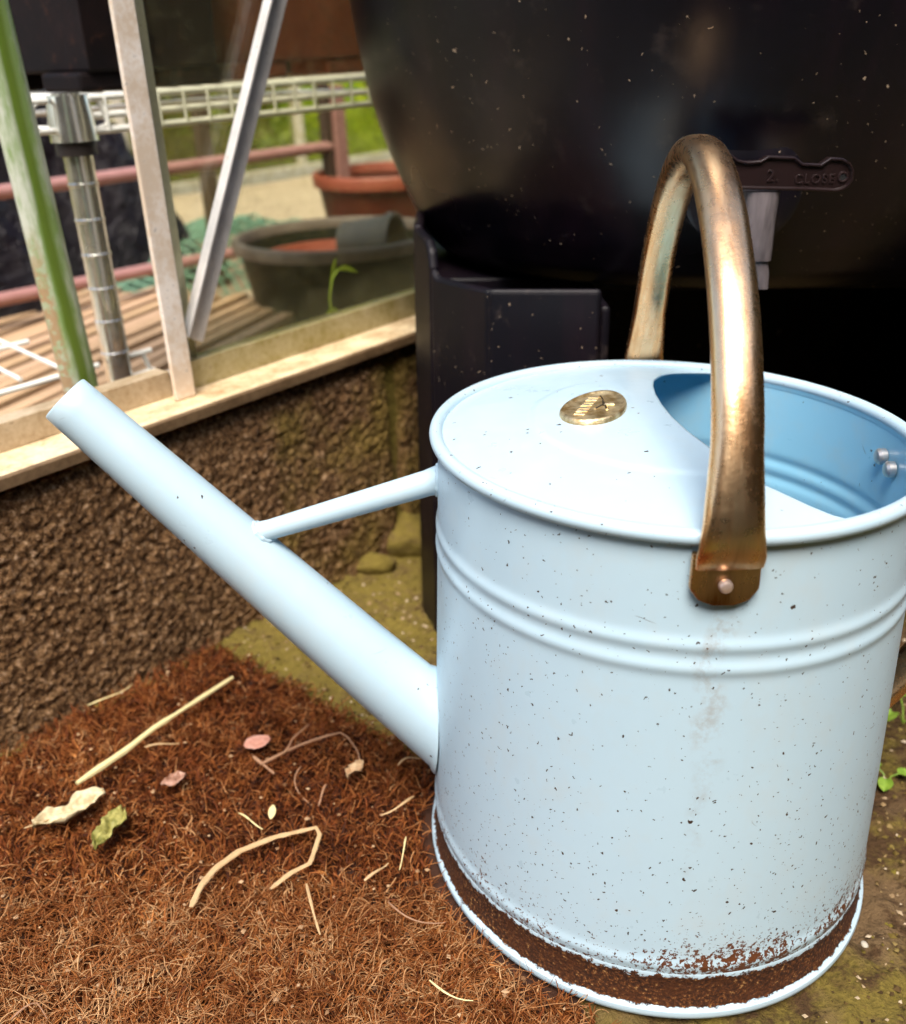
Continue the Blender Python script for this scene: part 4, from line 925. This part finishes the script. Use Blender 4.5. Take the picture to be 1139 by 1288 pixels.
for x in (-0.22, 0.16, 0.54): MB().box((x, -0.13, 0.0), (x + 0.04, 0.50, 0.0392)).build('bearer', WOOD, db, bevel=0.002)

# pink-brown tube frame (a garden table)
def m_tube():
    m = M('pink_brown_paint', 0.4); n = m.noise(50, 4, 0.7); m.set('Base Color', m.mix(n, (0.30, 0.13, 0.11), (0.46, 0.25, 0.22))); return m
PT = m_tube()
tf = gthing('tube_frame', 0.5, 0.8, 0.0); tag(tf, 'pink brown tubular metal frame across the greenhouse interior', 'frame')
for z0, z1, nm in ((0.240, 0.240, 'rail'), (0.104, 0.091, 'rail')): MB().tube([(-0.25, 0, z0), (0.62, 0, z1)], 0.0095, 14).build(nm, PT, tf, smooth=True)
for u, z1 in ((0.640, 0.34), (-0.26, 0.30)): MB().box((u - 0.013, -0.013, 0.0), (u + 0.015, 0.013, z1)).build('upright', PT, tf, bevel=0.002)
MB().box((0.610, -0.006, 0.0), (0.6265, 0.012, 0.36)).build('upright', M('dark_timber', 0.8).set('Base Color', (0.05, 0.025, 0.014)), tf, bevel=0.001)
ds = gthing('timber_stake', 0.955, 0.95, 0.0); tag(ds, 'dark timber stake standing behind the diagonal brace', 'stake')
MB().box((0.0, 0, 0.0), (0.026, 0.02, 0.42)).build('stake_shaft', M('dark_stake', 0.8).set('Base Color', (0.08, 0.05, 0.02)), ds, bevel=0.002)

# round tub, red pot, small pot on its side
def lathe_thing(name, u, v, w, prof, mat, label, cat, n=72, part='pot_wall', tilt=None, par=None):
    o = gthing(name, u, v, w); tag(o, label, cat)
    if tilt: o.matrix_world = o.matrix_world @ tilt
    MB().lathe(prof, n).build(part, mat, o, smooth=True, angle=40); return o
TUB = m_pot('dark_green_tub', (0.010, 0.012, 0.005), (0.026, 0.026, 0.008), (0.07, 0.055, 0.018)); TUB.set('Specular IOR Level', 0.25); RIM = m_pot('dusty_tub_rim', (0.13, 0.10, 0.075), (0.22, 0.18, 0.14), (0.08, 0.06, 0.04))
tub = lathe_thing('round_tub', 0.860, 0.535, 0.005, [(0.0005, 0.006), (0.118, 0.0), (0.124, 0.01), (0.146, 0.132), (0.1415, 0.132), (0.119, 0.016), (0.0005, 0.014)], TUB, 'wide dark green round tub with dusty rim behind the glass', 'tub')
MB().lathe([(0.1465, 0.128), (0.1545, 0.128), (0.1560, 0.140), (0.1530, 0.145), (0.1450, 0.145), (0.1412, 0.138), (0.1412, 0.128)], 72).build('tub_rim', RIM, tub, smooth=True, angle=50)
TER = m_pot('terracotta_plastic', (0.09, 0.013, 0.005), (0.14, 0.024, 0.008), (0.05, 0.014, 0.005)); TER2 = m_pot('faded_rim', (0.24, 0.050, 0.024), (0.33, 0.085, 0.045), (0.17, 0.038, 0.02))
rp = lathe_thing('round_red_pot', 1.150, 0.70, -0.004, [(0.0005, 0.004), (0.082, 0.0), (0.087, 0.006), (0.117, 0.186), (0.112, 0.186), (0.082, 0.02), (0.0005, 0.02)], TER, 'round terracotta red plant pot standing behind the dark tub', 'plant pot')
MB().lathe([(0.1165, 0.184), (0.1245, 0.184), (0.1270, 0.202), (0.1235, 0.206), (0.118, 0.204), (0.1150, 0.190)], 72).build('pot_rim', TER2, rp, smooth=True, angle=50)
sp_ = lathe_thing('small_grey_pot', 0.885, 0.545, 0.130, [(0.0005, 0.0), (0.030, 0.0), (0.040, 0.075), (0.043, 0.076), (0.043, 0.086), (0.039, 0.086), (0.028, 0.006), (0.0005, 0.006)], m_pot('grey_green_plastic', (0.07, 0.065, 0.05), (0.12, 0.11, 0.085), (0.05, 0.04, 0.03)),
                  'small grey pot lying on its side in the dark tub', 'plant pot', 48, tilt=Matrix.Rotation(R(-70), 4, 'Z') @ Matrix.Rotation(R(88), 4, 'Y'))
lathe_thing('red_saucer', 0.86, 0.535, 0.045, [(0.0005, 0.0), (0.100, 0.0), (0.122, 0.075), (0.117, 0.075), (0.096, 0.006), (0.0005, 0.006)], TER2, 'faded red saucer nested inside the dark tub', 'saucer')
# seedling by the glass
LG = M('seedling_green', 0.4); LG.set('Base Color', (0.30, 0.42, 0.03)); LG.set('Subsurface Weight', 0.3); LG.b.inputs['Subsurface Radius'].default_value = (0.003, 0.004, 0.001)
sd0 = gthing('seedling', 0.405, 0.085, 0.18); tag(sd0, 'thin bright green seedling with drooping leaves behind the glass', 'seedling')
MB().tube([(0, 0, -0.18), (0, 0, 0.0), (-0.001, 0, 0.018), (0.004, 0, 0.033), (0.012, 0, 0.040)], 0.0011, 8).build('stem', LG, sd0, smooth=True)
def blade(pts, wd, name):
    P = []
    for i, p in enumerate(pts):
        s = i / (len(pts) - 1); hw = wd * math.sin(math.pi * (0.08 + 0.9 * s)) ** 0.8; P.append([(p[0], p[1], p[2] + hw * q) for q in (-1, 0, 1)])
    MB().grid(P).build(name, LG, sd0, smooth=True, angle=None)
blade([(0.001, 0, 0.030), (0.005, 0, 0.040), (0.009, 0, 0.046), (0.012, 0, 0.050)], 0.0045, 'leaf'); blade([(0.010, 0, 0.040), (0.018, -0.002, 0.041), (0.026, -0.003, 0.038), (0.033, -0.004, 0.034)], 0.0026, 'leaf')
blade([(-0.012, 0, -0.002), (-0.004, 0, 0.003), (0.004, 0, 0.004), (0.010, 0, 0.002)], 0.0050, 'leaf')

# heap of green netting
net = gthing('garden_netting', 1.08, 1.10, 0.0); tag(net, 'crumpled green garden netting heaped on the floor behind the tub', 'netting')
def bumpy(n, m, lu, lv, h, seed, s=3.0):
    P = []
    for i in range(n):
        row = []
        for j in range(m):
            a, b_ = i / (n - 1), j / (m - 1); e = (math.sin(math.pi * a) * math.sin(math.pi * b_)) ** 0.5
            k = float(fbm(np.array(a * s + seed), np.array(b_ * s * lu / lv), 4, seed)); row.append(((b_ - 0.5) * lu + 0.04 * (k - 0.5), (a - 0.5) * lv, 0.004 + h * e * (0.3 + 1.1 * k)))
        P.append(row)
    return P
NG = M('green_plastic', 0.5).set('Base Color', (0.12, 0.24, 0.15))
o = MB().grid(bumpy(22, 34, 0.80, 0.42, 0.085, 3)).build('net_mesh', NG, net, smooth=True); wf = o.modifiers.new('w', 'WIREFRAME'); wf.thickness = 0.006
# black plastic sheeting behind the rack
bag = gthing('plastic_sheeting', 0.72, 1.20, 0.0); tag(bag, 'heap of crumpled black plastic sheeting behind the pink tube', 'sheeting')
BG = M('black_polythene', 0.42, 0.0, 0.25); BG.set('Base Color', (0.006, 0.003, 0.004)); BG.bump(BG.noise(22, 4, 0.7, None, 1.5), 0.9, 0.03)
MB().grid(bumpy(46, 60, 0.62, 0.34, 0.40, 8, 5.0)).build('sheet', BG, bag, smooth=True, angle=None)
bag2 = gthing('dark_sack', 0.42, 1.0, 0.0); tag(bag2, 'dark plastic sack at the left behind the green post', 'sack')
MB().grid(bumpy(40, 40, 0.40, 0.30, 0.36, 12, 4.0)).build('sheet', BG, bag2, smooth=True, angle=None)

# ================================================================== GREENERY BEYOND
def m_fol(name, a, b_):
    m = M(name, 0.6); m.set('Base Color', m.mix(m.island(), a, b_))
    tl = m.n.new('ShaderNodeBsdfTranslucent'); tl.inputs[0].default_value = (b_[0] * 1.2, b_[1] * 1.2, b_[2], 1); mx = m.n.new('ShaderNodeMixShader'); mx.inputs[0].default_value = 0.45
    m.t.links.new(m.b.outputs[0], mx.inputs[1]); m.t.links.new(tl.outputs[0], mx.inputs[2]); m.t.links.new(mx.outputs[0], m.out.inputs[0]); return m
F1 = m_fol('lime_foliage', (0.36, 0.48, 0.010), (0.70, 0.82, 0.04)); F2 = m_fol('olive_foliage', (0.12, 0.12, 0.015), (0.36, 0.31, 0.05))
BARK = M('bark', 0.9); BARK.set('Base Color', BARK.mix(BARK.noise(40, 4), (0.05, 0.03, 0.015), (0.14, 0.09, 0.05)))
def shrub(name, u, v, h, rad, mat, n, label, leafr=0.03):
    o = gthing(name, u, v, -0.03); tag(o, label, 'shrub', 'shrubs beyond the greenhouse')
    for k in range(5):
        a = 1.3 * k; MB().tube([(0, 0, 0), (0.1 * math.cos(a) * rad, 0.1 * math.sin(a) * rad, 0.35 * h), (0.5 * rad * math.cos(a), 0.5 * rad * math.sin(a), 0.85 * h)], [0.02, 0.014, 0.005], 7).build('branch', BARK, o, smooth=True)
    c = rng.normal(0, 1, (n, 3)); c /= np.linalg.norm(c, axis=1)[:, None]; rr_ = rng.uniform(0.35, 1.0, n) ** 0.5
    lump = 0.75 + 0.5 * fbm(c[:, 0] * 2.2 + u, c[:, 1] * 2.2 + c[:, 2] * 1.7, 3, 5)
    p = c * (rr_ * lump)[:, None] * np.array([rad, rad, h * 0.5]) + np.array([0, 0, h * 0.34]); p[:, 2] = np.abs(p[:, 2]) + 0.02
    t = rng.normal(0, 1, (n, 3)); t /= np.linalg.norm(t, axis=1)[:, None]; s_ = np.cross(t, rng.normal(0, 1, (n, 3))); s_ /= np.linalg.norm(s_, axis=1)[:, None]
    L = leafr * rng.uniform(0.6, 1.3, n)[:, None]
    V = np.stack([p - t * L, p + s_ * L * 0.45, p + t * L, p - s_ * L * 0.45], 1).reshape(-1, 3)
    cr = npmesh('crown', V, np.arange(4 * n).reshape(-1, 4), mat, o, smooth=False); cr['kind'] = 'stuff'
lw = gthing('lawn', 0, 0, -0.028); tag(lw, None, kind='structure')
LWN = M('bright_lawn', 0.8); LWN.set('Base Color', LWN.mix(LWN.ramp(LWN.noise(5, 5, 0.7), [(0.35, 0.0), (0.65, 1.0)]), (0.16, 0.17, 0.015), (0.42, 0.50, 0.03)))
MB().grid([[(u, v, 0.0) for u in (-2, 2, 6, 14)] for v in (2.25, 4, 8, 16)]).build('lawn_surface', LWN, lw)
shrub('lime_shrub', 3.35, 2.75, 1.5, 0.75, F1, 5200, 'bright lime green shrub beyond the greenhouse nearest the water butt', 0.035)
shrub('olive_shrub', 2.3, 2.95, 1.5, 0.62, F2, 4200, 'olive green shrub beyond the greenhouse behind the stake', 0.03)
shrub('lime_shrub', 2.75, 3.4, 1.7, 0.70, F1, 4200, 'light green shrub seen between the stake and the pink upright', 0.03)
shrub('olive_shrub', 1.55, 3.0, 1.5, 0.62, F2, 4200, 'dull olive shrub seen left of the diagonal brace', 0.03)
shrub('olive_shrub', 0.8, 3.0, 1.6, 0.60, F2, 3600, 'olive shrub seen behind the black sheeting', 0.03)
shrub('lime_shrub', 4.3, 3.2, 1.8, 0.80, F1, 4200, 'tall green shrub hidden mostly by the water butt', 0.035)

# unseen hedges, added to shade the low sky and darken copper and plastic reflections
def hedge(name, x0, x1, y0, y1, h, n, label):
    o = empty(name, ((x0 + x1) / 2, (y0 + y1) / 2, -0.035)); tag(o, label, 'added hedge')
    lx, ly = x1 - x0, y1 - y0
    MB().box((-lx / 2 + 0.12, -ly / 2 + 0.12, 0), (lx / 2 - 0.12, ly / 2 - 0.12, h - 0.15)).build('core', BARK, o)
    p = rng.uniform(-0.5, 0.5, (n, 3)); k = rng.integers(0, 3, n); ax = np.where(k == 0, 0, np.where(k == 1, 1, 2)); sg = np.sign(rng.uniform(-1, 1, n))
    for a in range(3): p[ax == a, a] = 0.5 * np.where(a == 2, 1.0, sg[ax == a])
    p = p * np.array([lx, ly, h]) + np.array([0, 0, h / 2]) + rng.normal(0, 0.06, (n, 3)); p[:, 2] = np.abs(p[:, 2])
    t = rng.normal(0, 1, (n, 3)); t /= np.linalg.norm(t, axis=1)[:, None]; s_ = np.cross(t, rng.normal(0, 1, (n, 3))); s_ /= np.linalg.norm(s_, axis=1)[:, None]; L = 0.07 * rng.uniform(0.6, 1.3, n)[:, None]
    cr = npmesh('foliage', np.stack([p - t * L, p + s_ * L * 0.5, p + t * L, p - s_ * L * 0.5], 1).reshape(-1, 3), np.arange(4 * n).reshape(-1, 4), F3, o, smooth=False); cr['kind'] = 'stuff'
F3 = m_fol('added_hedge_foliage', (0.025, 0.030, 0.008), (0.07, 0.075, 0.018))
hedge('added_hedge', -3.2, 3.4, -2.6, -1.9, 2.3, 16000, 'unseen dark hedge added behind the camera for its reflection')
hedge('added_hedge', 2.2, 2.9, -1.8, 2.6, 2.2, 12000, 'unseen dark hedge added right of the water butt for its reflection')
